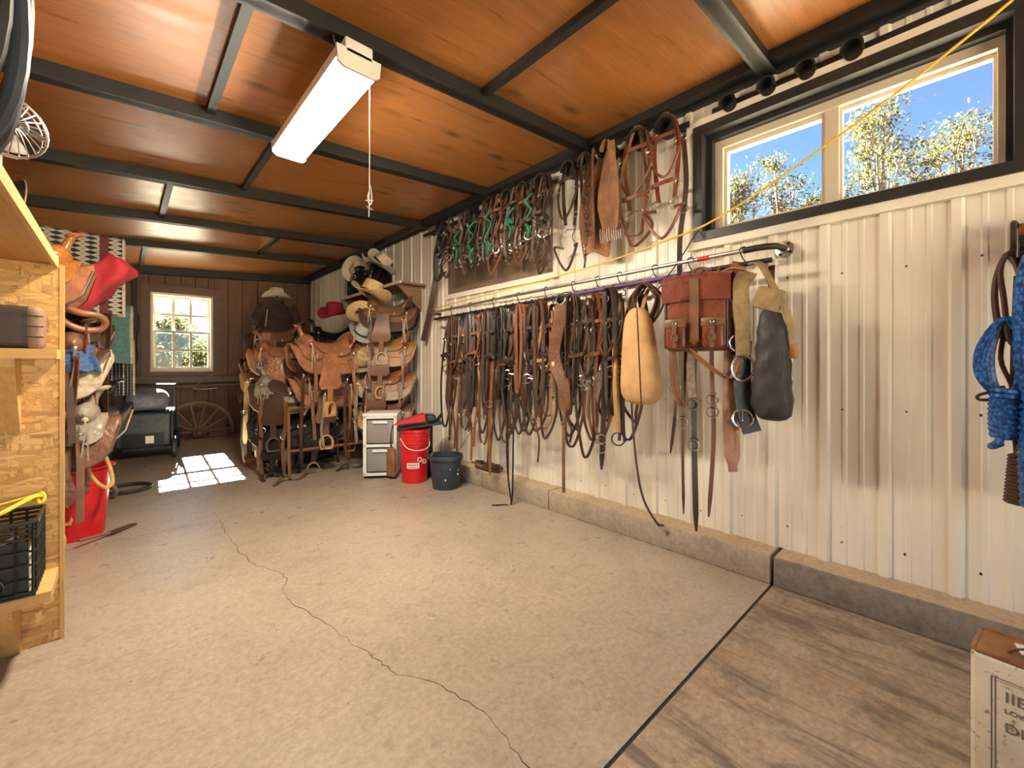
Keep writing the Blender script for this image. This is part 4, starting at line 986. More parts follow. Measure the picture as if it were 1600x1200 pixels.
for k in range(5): MB().ring((.03 * math.sin(k * 2), .02 * math.cos(k * 3), -.10 + .022 * k), .085 - .004 * k, .010, (.1 * math.sin(k), .12 * math.cos(k * 2), 1), 24, 6, .07).build('coil', ('yellow_rope', 'rope_dark', 'canvas_worn')[k % 3], o)
tag(MB().tube(cr([(-.56, 2.33, .53), (-.45, 2.36, .56), (-.33, 2.42, .605), (-.262, 2.50, .632), (-.245, 2.54, .625)], 6), .0085, 7).build('yellow_strap', 'yellow_rope'), 'yellow rubber tie-down stretched over the milk crate', 'strap')
tag(MB().tube(cr([(-.56, 2.52, .585), (-.40, 2.55, .60), (-.27, 2.56, .625), (-.238, 2.545, .635), (-.232, 2.535, .61), (-.245, 2.53, .60), (-.252, 2.54, .625)], 6), .006, 7).build('yellow_strap', 'yellow_rope'), 'knotted thin yellow cord on the rim of the milk crate', 'cord')
tag(MB().ring((-.475, 2.322, .475), .04, .0065, (0, 1, .1), 20, 6, .05).build('yellow_loop', 'yellow_rope'), 'small loop of yellow cord on the crate front', 'cord')
o = thing('wooden_box', 'dark stained wooden box with painted end highlight on the middle shelf', 'box', (-.46, 2.515, 1.216))
MB().rbox((0, 0, .082), (.46, .14, .164), .022, 4).build('body', 'wood_dark', o)
MB().rbox((.205, 0, .082), (.055, .145, .166), .024, 4).build('end_highlight', 'wood_old', o)  # lighter wood stands in for the highlight on the rounded end
for zz in (.045, .085, .125): MB().b2(.182, .234, -.0735, -.0715, zz - .002, zz + .002).build('groove', 'gap', o, False)
# things above: hoses, fan, clamp lamp
o = thing('hose_coil', 'thick black rubber hose coil hanging above the plywood shelf', 'hose', (-.305, 1.58, 1.99))
for k in range(5): MB().ring((.012 * (k % 3 - 1) + .02, .03 * (k - 2), .0 - .01 * (k % 2)), .125 + .012 * (k % 2), .017, (.55, .8, .1 * (k % 2)), 26, 8, .30 + .012 * k).build('hose_loop', ('rubber', 'navy_plastic', 'rubber')[k % 3], o)
MB().tube([(0.02, 0, .28), (.02, .0, .62)], .006, 6).build('hanging_hook', 'steel', o)
o = thing('desk_fan', 'small round fan with silver wire guard on the plywood shelf', 'fan', (-.262, 1.98, 1.60), -1.0, None, .68)
n0 = V((1, 0, 0)); c0 = V((0.02, 0, .41))
m = MB()
m.ring(c0, .135, .006, n0, 28, 6); m.ring(c0 + V((.035, 0, 0)), .05, .004, n0, 18, 5); m.ring(c0 + V((-.035, 0, 0)), .132, .005, n0, 28, 5)
for k in range(24):
    a = k * PI / 12; m.tube(cr([c0 + V((-.035, .132 * math.cos(a), .132 * math.sin(a))), c0 + V((0, .137 * math.cos(a), .137 * math.sin(a))), c0 + V((.035, .06 * math.cos(a), .06 * math.sin(a))), c0 + V((.037, .02 * math.cos(a), .02 * math.sin(a)))], 3), .0024, 4)
m.build('guard', 'steel', o)
for k in range(4):
    a = k * PI / 2 + .3; M = Matrix.Rotation(a, 3, 'X')
    MB().sheet(lambda u, v: tuple(c0 + M @ V((-.012 + .018 * u, .055 * u * (.5 + .5 * (v + 1) / 2), .02 + .048 * (v + 1)))), 4, 5, .002).build('blade', 'iron', o)
MB().sph(c0 + V((-.06, 0, 0)), (.055, .045, .045), 12, 8).build('motor', 'white_plastic', o)
MB().tube(cr([c0 + V((-.06, 0, -.04)), (-.05, 0, .1), (-.02, 0, .012)], 4), .014, 8).build('stand', 'white_plastic', o)
MB().lathe([(.075, 0), (.07, .012), (.02, .02)], 20, (-.02, 0, 0)).build('base', 'white_plastic', o)
MB().tube(cr([c0 + V((-.03, -.125, -.05)), c0 + V((.02, -.185, -.075)), c0 + V((.06, -.16, -.10)), c0 + V((.03, -.07, -.115))], 5), .008, 6).build('handle', 'steel', o)
o = thing('clamp_lamp', 'dark dish shaped clamp lamp on the plywood shelf edge', 'lamp', (-.325, 2.32, 1.60), .3, None, .80)
MB().sheet(lambda u, v: [.02 + .055 * (v + 1) / 2, .062 * ((v + 1) / 2) ** .55 * math.cos(PI * u), .22 + .062 * ((v + 1) / 2) ** .55 * math.sin(PI * u)], 24, 8, .003).build('reflector', 'black_steel', o)
MB().ring((.075, 0, .22), .062, .0035, (1, 0, 0), 24, 5).build('rim', 'steel', o)
MB().tube([(-.05, 0, .22), (.025, 0, .22)], .02, 10).build('socket', 'black_plastic', o)
MB().tube(cr([(-.03, 0, .21), (-.03, 0, .10), (-.02, 0, .0)], 3), .006, 6).build('arm', 'steel', o)
MB().b2(-.04, .015, -.015, .015, -.0, .03).build('clamp', 'steel', o, False)

# ------------------------------------------------------------------ left: saddle stack on wall arms
def rack(label, base, arms, post=True, mat='wood_old', width=.08):
    o = thing('saddle_rack', label, 'rack', base)
    top = max(a[2] for a in arms) - base[2]
    if post:
        MB().b2(-width / 2, width / 2, -width / 2, width / 2, 0, top + .02).build('post', mat, o, False)
        MB().b2(-.22, .22, -.05, .05, 0, .05).build('foot', mat, o, False); MB().b2(-.05, .05, -.22, .22, 0, .05).build('foot', mat, o, False)
    for (ax, ay, az, rz, ln) in arms:
        M = Matrix.Rotation(rz, 3, 'Z')
        p0 = V((0, 0, az - base[2])) if post else V((ax - base[0], ay - base[1], az - base[2])) - M @ V((ln / 2, 0, 0))
        c = V((ax - base[0], ay - base[1], az - base[2]))
        mb = MB(); mb.box(c + V((0, 0, -.045)), (ln, .10, .05), M)
        mb.build('arm', mat, o, False)
        if post:
            dd = c - V((0, 0, c.z)); 
            if dd.length > .06: MB().strap([V((0, 0, c.z - .045)), V((c.x, c.y, c.z - .045))], .05, .05, (0, 0, 1)).build('brace', mat, o, False)
    return o
LA = [(-.52, 3.72, 1.74, 0, .62), (-.46, 3.74, 1.22, .05, .62), (-.33, 3.70, .78, 0, .62), (-.34, 4.55, 1.45, 0, .6), (-.33, 4.60, .80, 0, .6), (-.33, 5.35, 1.28, 0, .6), (-.33, 5.30, .70, 0, .6)]
rack('wooden wall arms holding the saddles beside the strand board shelf', (-.7, 4.4, 0), LA, False)
for y in (3.72, 4.55, 5.33):
    pass
m = MB(); rk = [x for x in bpy.data.objects if x.name.startswith('saddle_rack')][-1]
for y in (3.72, 4.57, 5.33): MB().b2(-.225, -.14, y - 4.4 - .05, y - 4.4 + .05, 0, 2.0).build('upright', 'wood_old', rk, False)
for (ax, ay, az, rz, ln) in LA: MB().b2(-.22, .1, ay - 4.4 - .03, ay - 4.4 + .03, az - .09, az - .04).build('brace', 'wood_old', rk, False)
G1 = 'saddles stacked beside the strand board shelf'
saddle('glossy orange tan saddle on the top arm beside the strand board shelf', (-.46, 3.72, 1.74), 0, 1, 'leather_orange', 'leather_tan', 'leather_orange', 'leather_tooled', 1.05, True, G1)
saddle('brown saddle with blue fleece lining on the middle arm beside the board shelf', (-.40, 3.74, 1.22), .05, 2, 'leather_brown', 'leather_russet', 'leather_grey', 'leather_dark', 1.08, True, G1, True, 0, True, True)
saddle('grey tooled saddle above the big red tub', (-.34, 3.70, .80), 0, 3, 'leather_grey', 'leather_tooled_dark', 'leather_dark', 'leather_tooled_dark', 1.05, True, G1)
saddle('dark saddle behind the orange tan saddle, under the green pad', (-.36, 4.55, 1.43), 0, 4, 'leather_dark', 'leather_brown', 'leather_black', 'leather_dark', 1.0, True, G1)
saddle('black saddle with yellow leather straps near the floor hose ring', (-.27, 4.60, .82), 0, 5, 'leather_black', 'leather_gold', 'leather_orange', 'leather_black', 1.05, True, G1)
saddle('low dark saddle farthest back beside the black wagon', (-.36, 5.33, .74), 0, 7, 'leather_black', 'leather_dark', 'leather_dark', 'leather_black', 1.0, True, G1)
def blanket(label, loc, mat, ln, hf, drop, edge=None, rz=0, th=.02, name='saddle_blanket', z0=0):
    o = thing(name, label, 'blanket', loc, rz, 'saddle blankets and pads')
    Rr = hf
    def fn(u, v):
        s = v * (Rr * PI / 2 + drop); a = abs(s); sg = 1 if s > 0 else -1
        if a < Rr * PI / 2: y, z = sg * Rr * math.sin(a / Rr), Rr * math.cos(a / Rr) - Rr
        else: y, z = sg * (Rr + .02 * (a - Rr * PI / 2)), -Rr - (a - Rr * PI / 2)
        return [ln * u * .5, y + .008 * math.sin(u * 5 + v * 3), z - .012 * u * u]
    MB().sheet(fn, 14, 24, th).build('pad', mat, o)
    if edge:
        for s in (-1, 1): MB().tube([V(fn(s, -1 + 2 * i / 24)) for i in range(25)], th * .55, 6).build('binding', edge, o)
    return o
blanket('woven patterned saddle blanket in grey, black and maroon standing above the saddles', (-.33, 4.28, 2.09), 'navajo_wool', .66, .06, .50, 'fleece_cream', 0, .03)
blanket('green saddle pad with cream edge on the rear dark saddle', (-.26, 4.85, 1.66), 'green_cloth', .62, .12, .36, 'fleece_cream', 0, .03)
blanket('black and cream striped saddle blanket over a wall arm', (-.30, 5.35, 1.40), 'stripe_wool', .74, .15, .36, 'fleece_cream', 0, .028)
tag(MB().sheet(lambda u, v: [-.33 + .22 * u + .02 * math.sin(v * 4), 3.74 + .17 * math.sin(v * 1.5) + .02 * math.sin(9 * u), 1.275 - .16 * abs(v) ** 1.6 + .008 * math.sin(20 * u + 9 * v)], 14, 14, .03).build('fleece_pad', 'fleece_blue'), 'blue fleece pad between the brown saddle and its arm', 'pad', 'saddle blankets and pads')
# red soft bag slung over the patterned blanket
o = thing('red_bag', 'red cloth saddle bag slung between the orange saddle and patterned blanket', 'bag', (-.20, 4.08, 1.64), 0, None, 1, (0, .75, -.2))
MB().rbox((0, 0, .1), (.17, .22, .44), .028, 3, None, lambda p: (p.x * (1 - .5 * p.z) + .012 * math.sin(p.z * 30 + p.y * 25), p.y * (1 - .5 * p.z) + .014 * math.sin(p.x * 40 + p.z * 24), p.z + .01 * math.sin(p.y * 30))).build('bag_body', 'red_cloth', o)
MB().rbox((.05, -.06, -.06), (.10, .15, .14), .03, 3).build('pocket', 'red_cloth', o)
MB().strap([(.06, -.13, .02), (.105, -.10, -.10)], .012, .004, (0, 1, 0)).build('zipper', 'gap', o)
# red tub on the floor
def tub(o, r0, r1, h, mat, rimw=.012, n=28, wall=.006, sq=0):
    MB().lathe([(r0, 0), (r1, h), (r1 + rimw, h), (r1 + rimw, h - .022), (r1 + rimw * .6, h - .024), (r1 + .001, h - .022)][:2] + [(r1 + rimw, h), (r1 + rimw, h + .006), (r1 - wall, h + .006), (r0 - wall, .012)], n).build('shell', mat, o)
    MB().ring((0, 0, h - .018), r1 + .004, .007, (0, 0, 1), n, 6).build('rim', mat, o)
o = thing('plastic_tub', 'big red plastic tub on the floor under the grey saddle', 'tub', (-.24, 4.10, 0))
tub(o, .15, .185, .46, 'red_plastic', .02)
MB().ring((.10, -.14, .41), .05, .008, (.5, -.8, 0), 16, 6).build('grip', 'red_plastic', o)
tag(MB().tube(cr([(-.155, 3.86, .60), (-.16, 3.80, .50), (-.13, 3.78, .42), (-.08, 3.80, .36), (-.05, 3.85, .38), (-.06, 3.9, .46), (-.085, 3.9, .55)], 6), .012, 8).build('stirrup_ring', 'stirrup_wood'), 'curved pale wooden stirrup hanging over the red tub', 'stirrup')
o = thing('hand_tool', 'narrow dark metal tool lying on the floor beside the red tub', 'tool', (.0, 4.02, 0), .9)
MB().box((0, 0, .012), (.20, .04, .014), Matrix.Rotation(.08, 3, 'Y')).build('blade', 'iron_rust', o, False); MB().tube([(-.1, .0, .02), (-.3, .02, .05)], .010, 6).build('shaft', 'wood_old', o)
tag(MB().ring((.03, 5.28, .018), .17, .016, (0, 0, 1), 30, 8).build('hose_ring', 'rubber'), 'black rubber hose ring lying on the floor', 'hose')
tag(MB().ring((-.09, 5.02, .085), .065, .018, (.6, .6, .2), 18, 8).build('wooden_ring', 'wood_old'), 'old brown wooden ring leaning by the hose ring on the floor', 'ring')
longstrap('broad brown latigo hanging in front of the left saddle stack', (-.06, 3.90, 1.50), .80, 31, .035, 'leather_brown', (.35,))
longstrap('reddish narrow strap hanging beside the broad brown latigo', (-.11, 3.70, 1.30), .42, 32, .022, 'leather_oxblood', ())
longstrap('reddish strap hanging in front of the fleece lined saddle', (-.16, 3.62, 1.36), .48, 33, .022, 'leather_oxblood', ())
longstrap('orange leather strap hanging closest to the board shelf edge', (-.19, 3.52, 1.20), .60, 34, .026, 'leather_russet', ())
# big brown leather wrapped stirrup hoop at the middle saddle
tag(MB().tube(cr([(-.27, 3.66, 1.50), (-.19, 3.64, 1.47), (-.11, 3.66, 1.46), (-.08, 3.70, 1.42), (-.11, 3.72, 1.38), (-.19, 3.70, 1.375), (-.27, 3.68, 1.43)], 6, True), .020, 10, True).build('saddle_hoop', 'leather_russet'), 'thick brown leather wrapped hoop hung below the orange saddle', 'hoop')

# ------------------------------------------------------------------ far end: wagon, wheel, coat
o = thing('folding_wagon', 'black folding wagon with a packed grey bag by the back wall', 'wagon', (.235, 7.22, 0), -.12)
MB().rbox((0, 0, .36), (.52, .80, .42), .03, 3).build('cloth_tub', 'grey_cloth', o)
MB().tube([(-.27, -.41, .57), (.27, -.41, .57), (.27, .41, .57), (-.27, .41, .57)], .014, 8, True).build('top_frame', 'black_steel', o)
MB().tube([(-.27, -.41, .16), (.27, -.41, .16), (.27, .41, .16), (-.27, .41, .16)], .014, 8, True).build('bottom_frame', 'black_steel', o)
for sx in (-1, 1):
    for sy in (-1, 1):
        MB().tube([(sx * .27, sy * .41, .14), (sx * .27, sy * .41, .60)], .015, 8).build('corner_post', 'black_steel', o)
        wh = MB().lathe([(.03, -.022), (.115, -.022), (.128, -.014), (.128, .014), (.115, .022), (.03, .022)], 22, (sx * .295, sy * .36, .128), Matrix.Rotation(PI / 2, 3, 'Y')).build('wheel', 'rubber', o)
        MB().lathe([(.001, -.026), (.06, -.026), (.06, .026), (.001, .026)], 14, (sx * .295, sy * .36, .128), Matrix.Rotation(PI / 2, 3, 'Y')).build('hub', 'black_steel', wh)
MB().tube(cr([(-.26, .40, .60), (-.26, .43, .86), (-.22, .435, .885), (.22, .435, .885), (.26, .43, .86), (.26, .40, .60)], 4), .014, 8).build('handle', 'black_steel', o)
MB().b2(.02, .10, -.412, -.405, .20, .29).build('care_label', 'paper', o, False)
MB().b2(-.2, .2, -.409, -.404, .13, .32).build('front_pocket', 'black_plastic', o, False)
tag(MB().rbox((0, 0, .13), (.44, .60, .26), .10, 4, None, lambda p: (p.x * (1 + .06 * math.sin(p.y * 9)), p.y, p.z * (1 + .10 * math.sin(p.x * 11 + p.y * 7)))).build('duffel_bag', 'grey_bag', None, True, (.23, 7.18, .575)), 'soft grey blue bag packed on top of the wagon', 'bag')
o = thing('wagon_wheel', 'half of an old wooden wagon wheel standing at the back wall', 'wheel', (.86, 8.10, .03), .06, None, .92)
MB().ring((0, 0, .10), .50, .032, (0, 1, 0), 32, 8, None, (-.12, PI + .12)).build('rim', 'wood_old', o)
MB().ring((0, -.004, .10), .535, .012, (0, 1, 0), 32, 6, None, (-.12, PI + .12)).build('iron_tyre', 'iron_rust', o)
for k in range(8):
    a = .06 + k * (PI - .12) / 7; MB().tube([(.06 * math.cos(a), 0, .10 + .06 * math.sin(a)), (.49 * math.cos(a), 0, .10 + .49 * math.sin(a))], [.020, .014], 7).build('spoke', 'wood_old', o)
hb = MB().lathe([(.035, -.11), (.075, -.10), (.095, -.03), (.095, .05), (.07, .1)], 20, (0, 0, .10), Matrix.Rotation(PI / 2, 3, 'X')).build('hub', 'wood_old', o)
MB().ring((0, -.108, .10), .045, .014, (0, 1, 0), 16, 6).build('hub_band', 'iron_rust', hb)
MB().ring((0, .112, .10), .045, .014, (0, 1, 0), 16, 6).build('hub_band', 'iron_rust', hb)
tag(MB().b2(.35, 1.6, 8.0, 8.28, 0, .03).build('floor_plank', 'wood_old', None, False), 'old plank on the floor under the half wagon wheel', 'plank')
tag(MB().tube([(.0, 8.48, .80), (2.2, 8.46, .86)], .022, 8).build('wooden_pole', 'wood_old'), 'long wooden pole lying along the back wall below the window', 'pole')
MB().b2(.2, .26, 8.44, 8.6, .74, .78).build('pole_peg', 'iron_rust', None, False); tag(bpy.data.objects['pole_peg'], 'rusty peg carrying the wooden pole beside the window', 'peg')
tag(MB().tube(cr([(1.10, 8.52, 1.0), (.98, 8.50, .92), (.86, 8.48, .83), (.84, 8.46, .79), (.95, 8.46, .77), (1.15, 8.46, .78)], 5), .008, 6).build('wire_hoop', 'steel'), 'bent pale wire resting on the pole under the window', 'wire')
o = thing('dry_branch', 'bare dry branch hanging on the back wall beside the window', 'branch', (.12, 8.50, 1.0))
for k, pts in enumerate(([(0, 0, 0), (.05, 0, .25), (.04, -.02, .5), (.07, 0, .75), (.06, 0, .92)], [(.05, 0, .3), (-.04, 0, .5), (-.1, 0, .62), (-.14, 0, .72)], [(.04, 0, .45), (-.03, -.02, .6), (-.06, 0, .7)], [(.06, 0, .65), (.0, 0, .75), (-.05, 0, .78)], [(.03, 0, .2), (-.07, 0, .3), (-.1, 0, .45)])):
    MB().tube(cr(pts, 4), .009 if k == 0 else .006, 5).build('twig', 'bark', o)
tag(MB().ring((.13, 8.53, .97), .04, .012, (0, 1, 0), 14, 6).build('iron_ring', 'iron_rust'), 'small rusty ring on the back wall below the branch', 'ring')
tag(MB().ring((1.62, 8.50, .12), .07, .016, (0, 1, .1), 16, 6).build('iron_ring', 'iron_rust'), 'rusty ring leaning at the wall right of the wagon wheel', 'ring')
MB().rbox((0, 0, .01), (.34, .09, .02), .008, 2).build('pale_plate', 'leather_pale', None, True, (1.62, 8.55, .98)); tag(bpy.data.objects['pale_plate'], 'pale flat plate lying on the ledger board right of the window', 'plate')
# coat with hat on a stand
o = thing('long_coat', 'long dark brown coat hanging in the far corner under a hat', 'coat', (1.80, 7.45, 0))
def coatf(u, v):
    a = PI * u; t = (v + 1) / 2; z = 1.02 + 1.14 * t
    wv = (.26 - .04 * t) if t < .8 else .228 * math.sqrt(max(.03, 1 - ((t - .8) / .2) ** 2 * .93))
    fold = 1 + .10 * math.sin(a * 7) * (1 - t)
    return [wv * math.cos(a) * fold, .13 * math.sin(a) * (1 if t < .8 else .7) * fold, z]
MB().sheet(coatf, 36, 16, .008).build('coat_body', 'coat_cloth', o)
for s in (-1, 1): MB().tube(cr([(s * .18, -.02, 2.08), (s * .27, -.04, 1.90), (s * .31, -.06, 1.62), (s * .30, -.09, 1.38)], 5), [.075] * 6 + [.068] * 5 + [.06] * 5, 12).build('sleeve', 'coat_cloth', o)
MB().sheet(lambda u, v: [.09 * math.cos(PI * u), -.02 + .08 * math.sin(PI * u), 2.12 + .06 * v], 20, 3, .014).build('collar', 'coat_cloth', o)
MB().tube([(-.24, -.15, 1.25), (-.17, -.16, 2.02)], .006, 5).build('zipper', 'steel', o)
MB().tube([(0, 0, 0), (0, 0, 2.28)], .022, 8).build('stand_pole', 'wood_old', o); MB().lathe([(.2, 0), (.19, .03), (.03, .05)], 20).build('stand_base', 'wood_old', o)
hat('cream felt hat with dark band on top of the dark coat', (1.80, 7.45, 2.25), 'felt_cream', -.4, 1.15)

# ------------------------------------------------------------------ centre: saddle stands
o = thing('saddle_stand', 'brown steel saddle stand with legs holding the large tooled saddle', 'rack', (1.6, 4.85, 0))
m = lambda *p: MB().tube(list(p), .016, 8)
for sx in (-.36, .42):
    for sy in (-.20, .26): m((sx, sy * .72, .72), (sx, sy, 0)).build('leg', 'wood_stand', o)
for sy in (-.20, .26):
    m((-.36, sy * .86, .28), (.42, sy * .86, .28)).build('stretcher', 'wood_stand', o); m((-.36, sy * .72, .715), (.42, sy * .72, .715)).build('stretcher', 'wood_stand', o)
for sx in (-.36, .42): m((sx, -.172, .28), (sx, .224, .28)).build('stretcher', 'wood_stand', o); m((sx, -.14, .70), (sx, .182, .70)).build('stretcher', 'wood_stand', o)
for (z, sy) in ((1.31, -.06), (.95, .02)): MB().box((.03, sy, z - .05), (.72, .09, .05)).build('saddle_bar', 'wood_old', o, False); MB().b2(.0, .06, sy - .03, sy + .03, .70, z - .06).build('bar_post', 'wood_old', o, False)
G2 = 'saddles on the stands in the middle'
saddle('large reddish tooled saddle in full side view on the brown steel stand', (1.60, 4.78, 1.34), PI + .10, 21, 'leather_tooled', 'leather_tooled', 'leather_russet', 'leather_tooled', 1.12, True, G2, True, 0, True, False)
saddle('brown tooled saddle on the lower bar beneath the large reddish saddle', (1.62, 4.90, .98), PI + .05, 22, 'leather_tooled_dark', 'leather_brown', 'leather_brown', 'leather_tooled', 1.1, True, G2)
SP = [(1.34, 5.32, 1.30, 2.75, 'leather_russet', 'leather_tooled', 'brown saddle with round steel ring just behind the large reddish saddle'),
      (1.30, 5.04, .92, 2.6, 'leather_grey', 'leather_dark', 'grey tooled saddle low beside the brown steel stand'),
      (1.42, 5.85, 1.16, 2.9, 'leather_brown', 'leather_tan', 'brown saddle with tan seat back in the second row'),
      (1.42, 5.90, 1.52, 2.7, 'leather_dark', 'leather_brown', 'dark saddle highest in the middle rows beside the coat'),
      (1.46, 6.45, 1.20, 2.9, 'leather_tooled_dark', 'leather_dark', 'worn dark tooled saddle in the third row'),
      (1.56, 6.95, 1.02, 3.0, 'leather_dark', 'leather_black', 'dark saddle farthest back in the middle rows'),
      (1.85, 5.55, 1.28, 3.1, 'leather_brown', 'leather_dark', 'brown saddle behind the cantle of the large reddish saddle'),
      (2.05, 5.35, .82, 3.2, 'leather_tan', 'leather_tan', 'tan saddle skirted low between stand and drawer cart'),
      (2.15, 6.10, 1.56, 3.0, 'leather_black', 'leather_dark', 'black saddle under the red hat')]
for i, (x, y, z, rz, a, b, lb) in enumerate(SP):
    saddle(lb, (x, y, z), rz, 30 + i, a, b, b if i % 2 else a, b if i % 3 else a, 1.06, True, G2, i % 2 == 0, 0, True, i == 2)
SP2 = [(1.30, 5.06, .56, 2.6, 'leather_black', 'leather_black', 'black saddle hanging low under the grey tooled saddle'),
       (1.62, 5.22, .58, 3.1, 'leather_black', 'leather_dark', 'black saddle low inside the shade behind the steel stand'),
       (1.36, 5.72, .72, 2.7, 'leather_black', 'leather_dark', 'black saddle low beside the orange post'),
       (1.44, 6.35, .80, 2.8, 'leather_tooled_dark', 'leather_brown', 'brown tooled saddle low in the third row'),
       (1.62, 6.70, 1.48, 2.9, 'leather_brown', 'leather_tan', 'brown saddle high in front of the long coat'),
       (1.34, 5.66, 1.06, 2.5, 'leather_tan', 'leather_gold', 'tan saddle with golden skirt beside the orange post'),
       (2.05, 5.85, 1.20, 3.0, 'leather_dark', 'leather_black', 'dark saddle under the black saddle near the wall')]
for i, (x, y, z, rz, a, b, lb) in enumerate(SP2):
    saddle(lb, (x, y, z), rz, 130 + i, a, b, a, b if i % 2 else a, 1.06, True, G2, i % 2 == 1)
rack('dark post carrying the low black saddle behind the steel stand', (1.66, 5.24, 0), [(1.62, 5.22, .58, 3.1, .5)], True, 'wood_dark')
rack('dark post carrying the grey tooled saddle beside the steel stand', (1.36, 5.10, 0), [(1.30, 5.04, .92, 2.6, .5), (1.30, 5.06, .56, 2.6, .5)], True, 'wood_dark')
rack('dark post carrying two saddles beside the orange post', (1.40, 5.60, 0), [(1.36, 5.72, .72, 2.7, .5), (1.34, 5.66, 1.06, 2.5, .5)], True, 'wood_dark')
rack('dark post carrying the low saddle in the third row', (1.44, 6.28, 0), [(1.44, 6.35, .80, 2.8, .5)], True, 'wood_dark')
rack('dark post carrying the high saddle before the coat', (1.65, 6.72, 0), [(1.62, 6.70, 1.48, 2.9, .5)], True, 'wood_dark')
rack('dark post carrying the dark saddle near the wall', (2.08, 5.86, 0), [(2.05, 5.85, 1.20, 3.0, .5)], True, 'wood_dark')
rack('wooden post with a square pale foot holding two saddles', (1.27, 5.78, 0), [(1.42, 5.85, 1.16, 2.9, .6), (1.42, 5.90, 1.52, 2.7, .6)], True, 'wood_orange', .10)
MB().rbox((1.27, 5.76, .11), (.20, .20, .12), .01, 2).build('foot_block', 'leather_pale'); tag(bpy.data.objects['foot_block'], 'pale wooden block around the foot of the orange post', 'block')
rack('wooden post stand behind the large reddish saddle', (1.42, 5.36, 0), [(1.34, 5.32, 1.30, 2.75, .6)], True)
rack('wooden post stand in the third row of saddles', (1.49, 6.45, 0), [(1.46, 6.45, 1.20, 2.9, .6)], True)
rack('wooden post stand farthest back in the middle rows', (1.60, 6.95, 0), [(1.56, 6.95, 1.02, 3.0, .6)], True)
rack('wooden post stand between the large reddish saddle and the wall', (1.95, 5.50, 0), [(1.85, 5.55, 1.28, 3.1, .6), (2.05, 5.35, .82, 3.2, .6)], True)
rack('dark post stand under the red hat', (2.2, 6.12, 0), [(2.15, 6.10, 1.56, 3.0, .6)], True)
hat('dark red felt hat on the black saddle', (2.14, 5.88, 1.86), 'felt_red', .5, 1.35, (.1, -.25), 'felt_red', .04)
longstrap('tan leather pouch strap hanging beside the wooden post', (1.14, 5.66, 1.0), .55, 61, .05, 'leather_pale', ())
for i, (x, y, z, dr, wd, mt, lb) in enumerate(((1.20, 6.3, 1.15, .95, .05, 'leather_dark', 'broad dark strap hanging at the outer edge of the third row'), (1.18, 6.05, 1.05, .75, .03, 'leather_black', 'black strap hanging in front of the second row'), (1.14, 5.5, .9, .7, .045, 'leather_black', 'broad black cinch hanging beside the grey tooled saddle'),
        (1.36, 4.63, 1.05, .86, .035, 'leather_brown', 'brown latigo reaching down in front of the steel stand'), (1.78, 4.56, 1.0, .85, .028, 'leather_brown', 'thin brown strap hanging at the middle of the steel stand'), (1.9, 4.58, .95, .65, .034, 'leather_grey', 'grey strap hanging at the cantle end of the stand'), (1.55, 4.56, .85, .55, .03, 'leather_grey', 'grey webbing strap hanging between the stand legs'),
        (2.02, 4.62, .9, .80, .06, 'leather_dark', 'broad dark strap leaning toward the drawer cart'), (1.32, 6.7, 1.2, 1.0, .045, 'leather_dark', 'dark strap bundle hanging at the farthest row'), (1.18, 5.85, 1.0, .7, .02, 'hair_white', 'white cord hanging in front of the second row'))):
    longstrap(lb, (x, y, z), dr, 70 + i, wd, mt, (dr * .6,) if i % 2 else (), True, None, .007, .04)
for i, (x, y, rz_, ln, mt, lb) in enumerate(((1.30, 4.62, .5, .55, 'leather_brown', 'brown strap lying on the floor before the steel stand'), (1.12, 4.95, 1.2, .5, 'leather_dark', 'dark strap lying on the floor near the sunlit patch'), (1.95, 4.7, .2, .5, 'leather_dark', 'dark strap curled on the floor near the drawer cart'))):
    o = thing('leather_strap', lb, 'strap', (x, y, .01), rz_, 'straps on the floor')
    MB().strap(cr([(-ln / 2, 0, 0), (-ln / 5, .06, .03), (.0, -.03, .003), (ln / 3, .05, .02), (ln / 2, .02, 0)], 6), .03, .006, (0, 1, 0)).build('strap', mt, o)
for i, (x, y, z, dr, wd, mt, lb) in enumerate(((1.06, 4.98, .86, .80, .05, 'leather_brown', 'broad brown strap before the grey tooled saddle reaching the floor'), (1.14, 5.0, .80, .62, .035, 'leather_black', 'black strap hanging before the grey tooled saddle'), (1.02, 5.45, .98, .70, .06, 'leather_pale', 'broad pale leather flap hanging beside the tan saddle'),
        (1.06, 5.75, 1.05, 1.0, .045, 'leather_dark', 'dark strap reaching the floor before the orange post'), (1.10, 5.95, 1.12, 1.05, .06, 'leather_brown', 'broad brown strap hanging before the second row'), (1.16, 6.4, 1.18, 1.1, .05, 'leather_black', 'black strap hanging before the third row'), (1.22, 4.72, .80, .74, .04, 'leather_russet', 'reddish strap falling beside the leg of the steel stand'), (1.26, 6.75, 1.1, 1.0, .06, 'leather_brown', 'brown strap reaching down at the farthest row'))):
    longstrap(lb, (x, y, z), dr, 170 + i, wd, mt, (dr * .5,) if i % 2 == 0 else (), True, 'straps hanging before the middle saddles', .008, .05, (.16, .04))
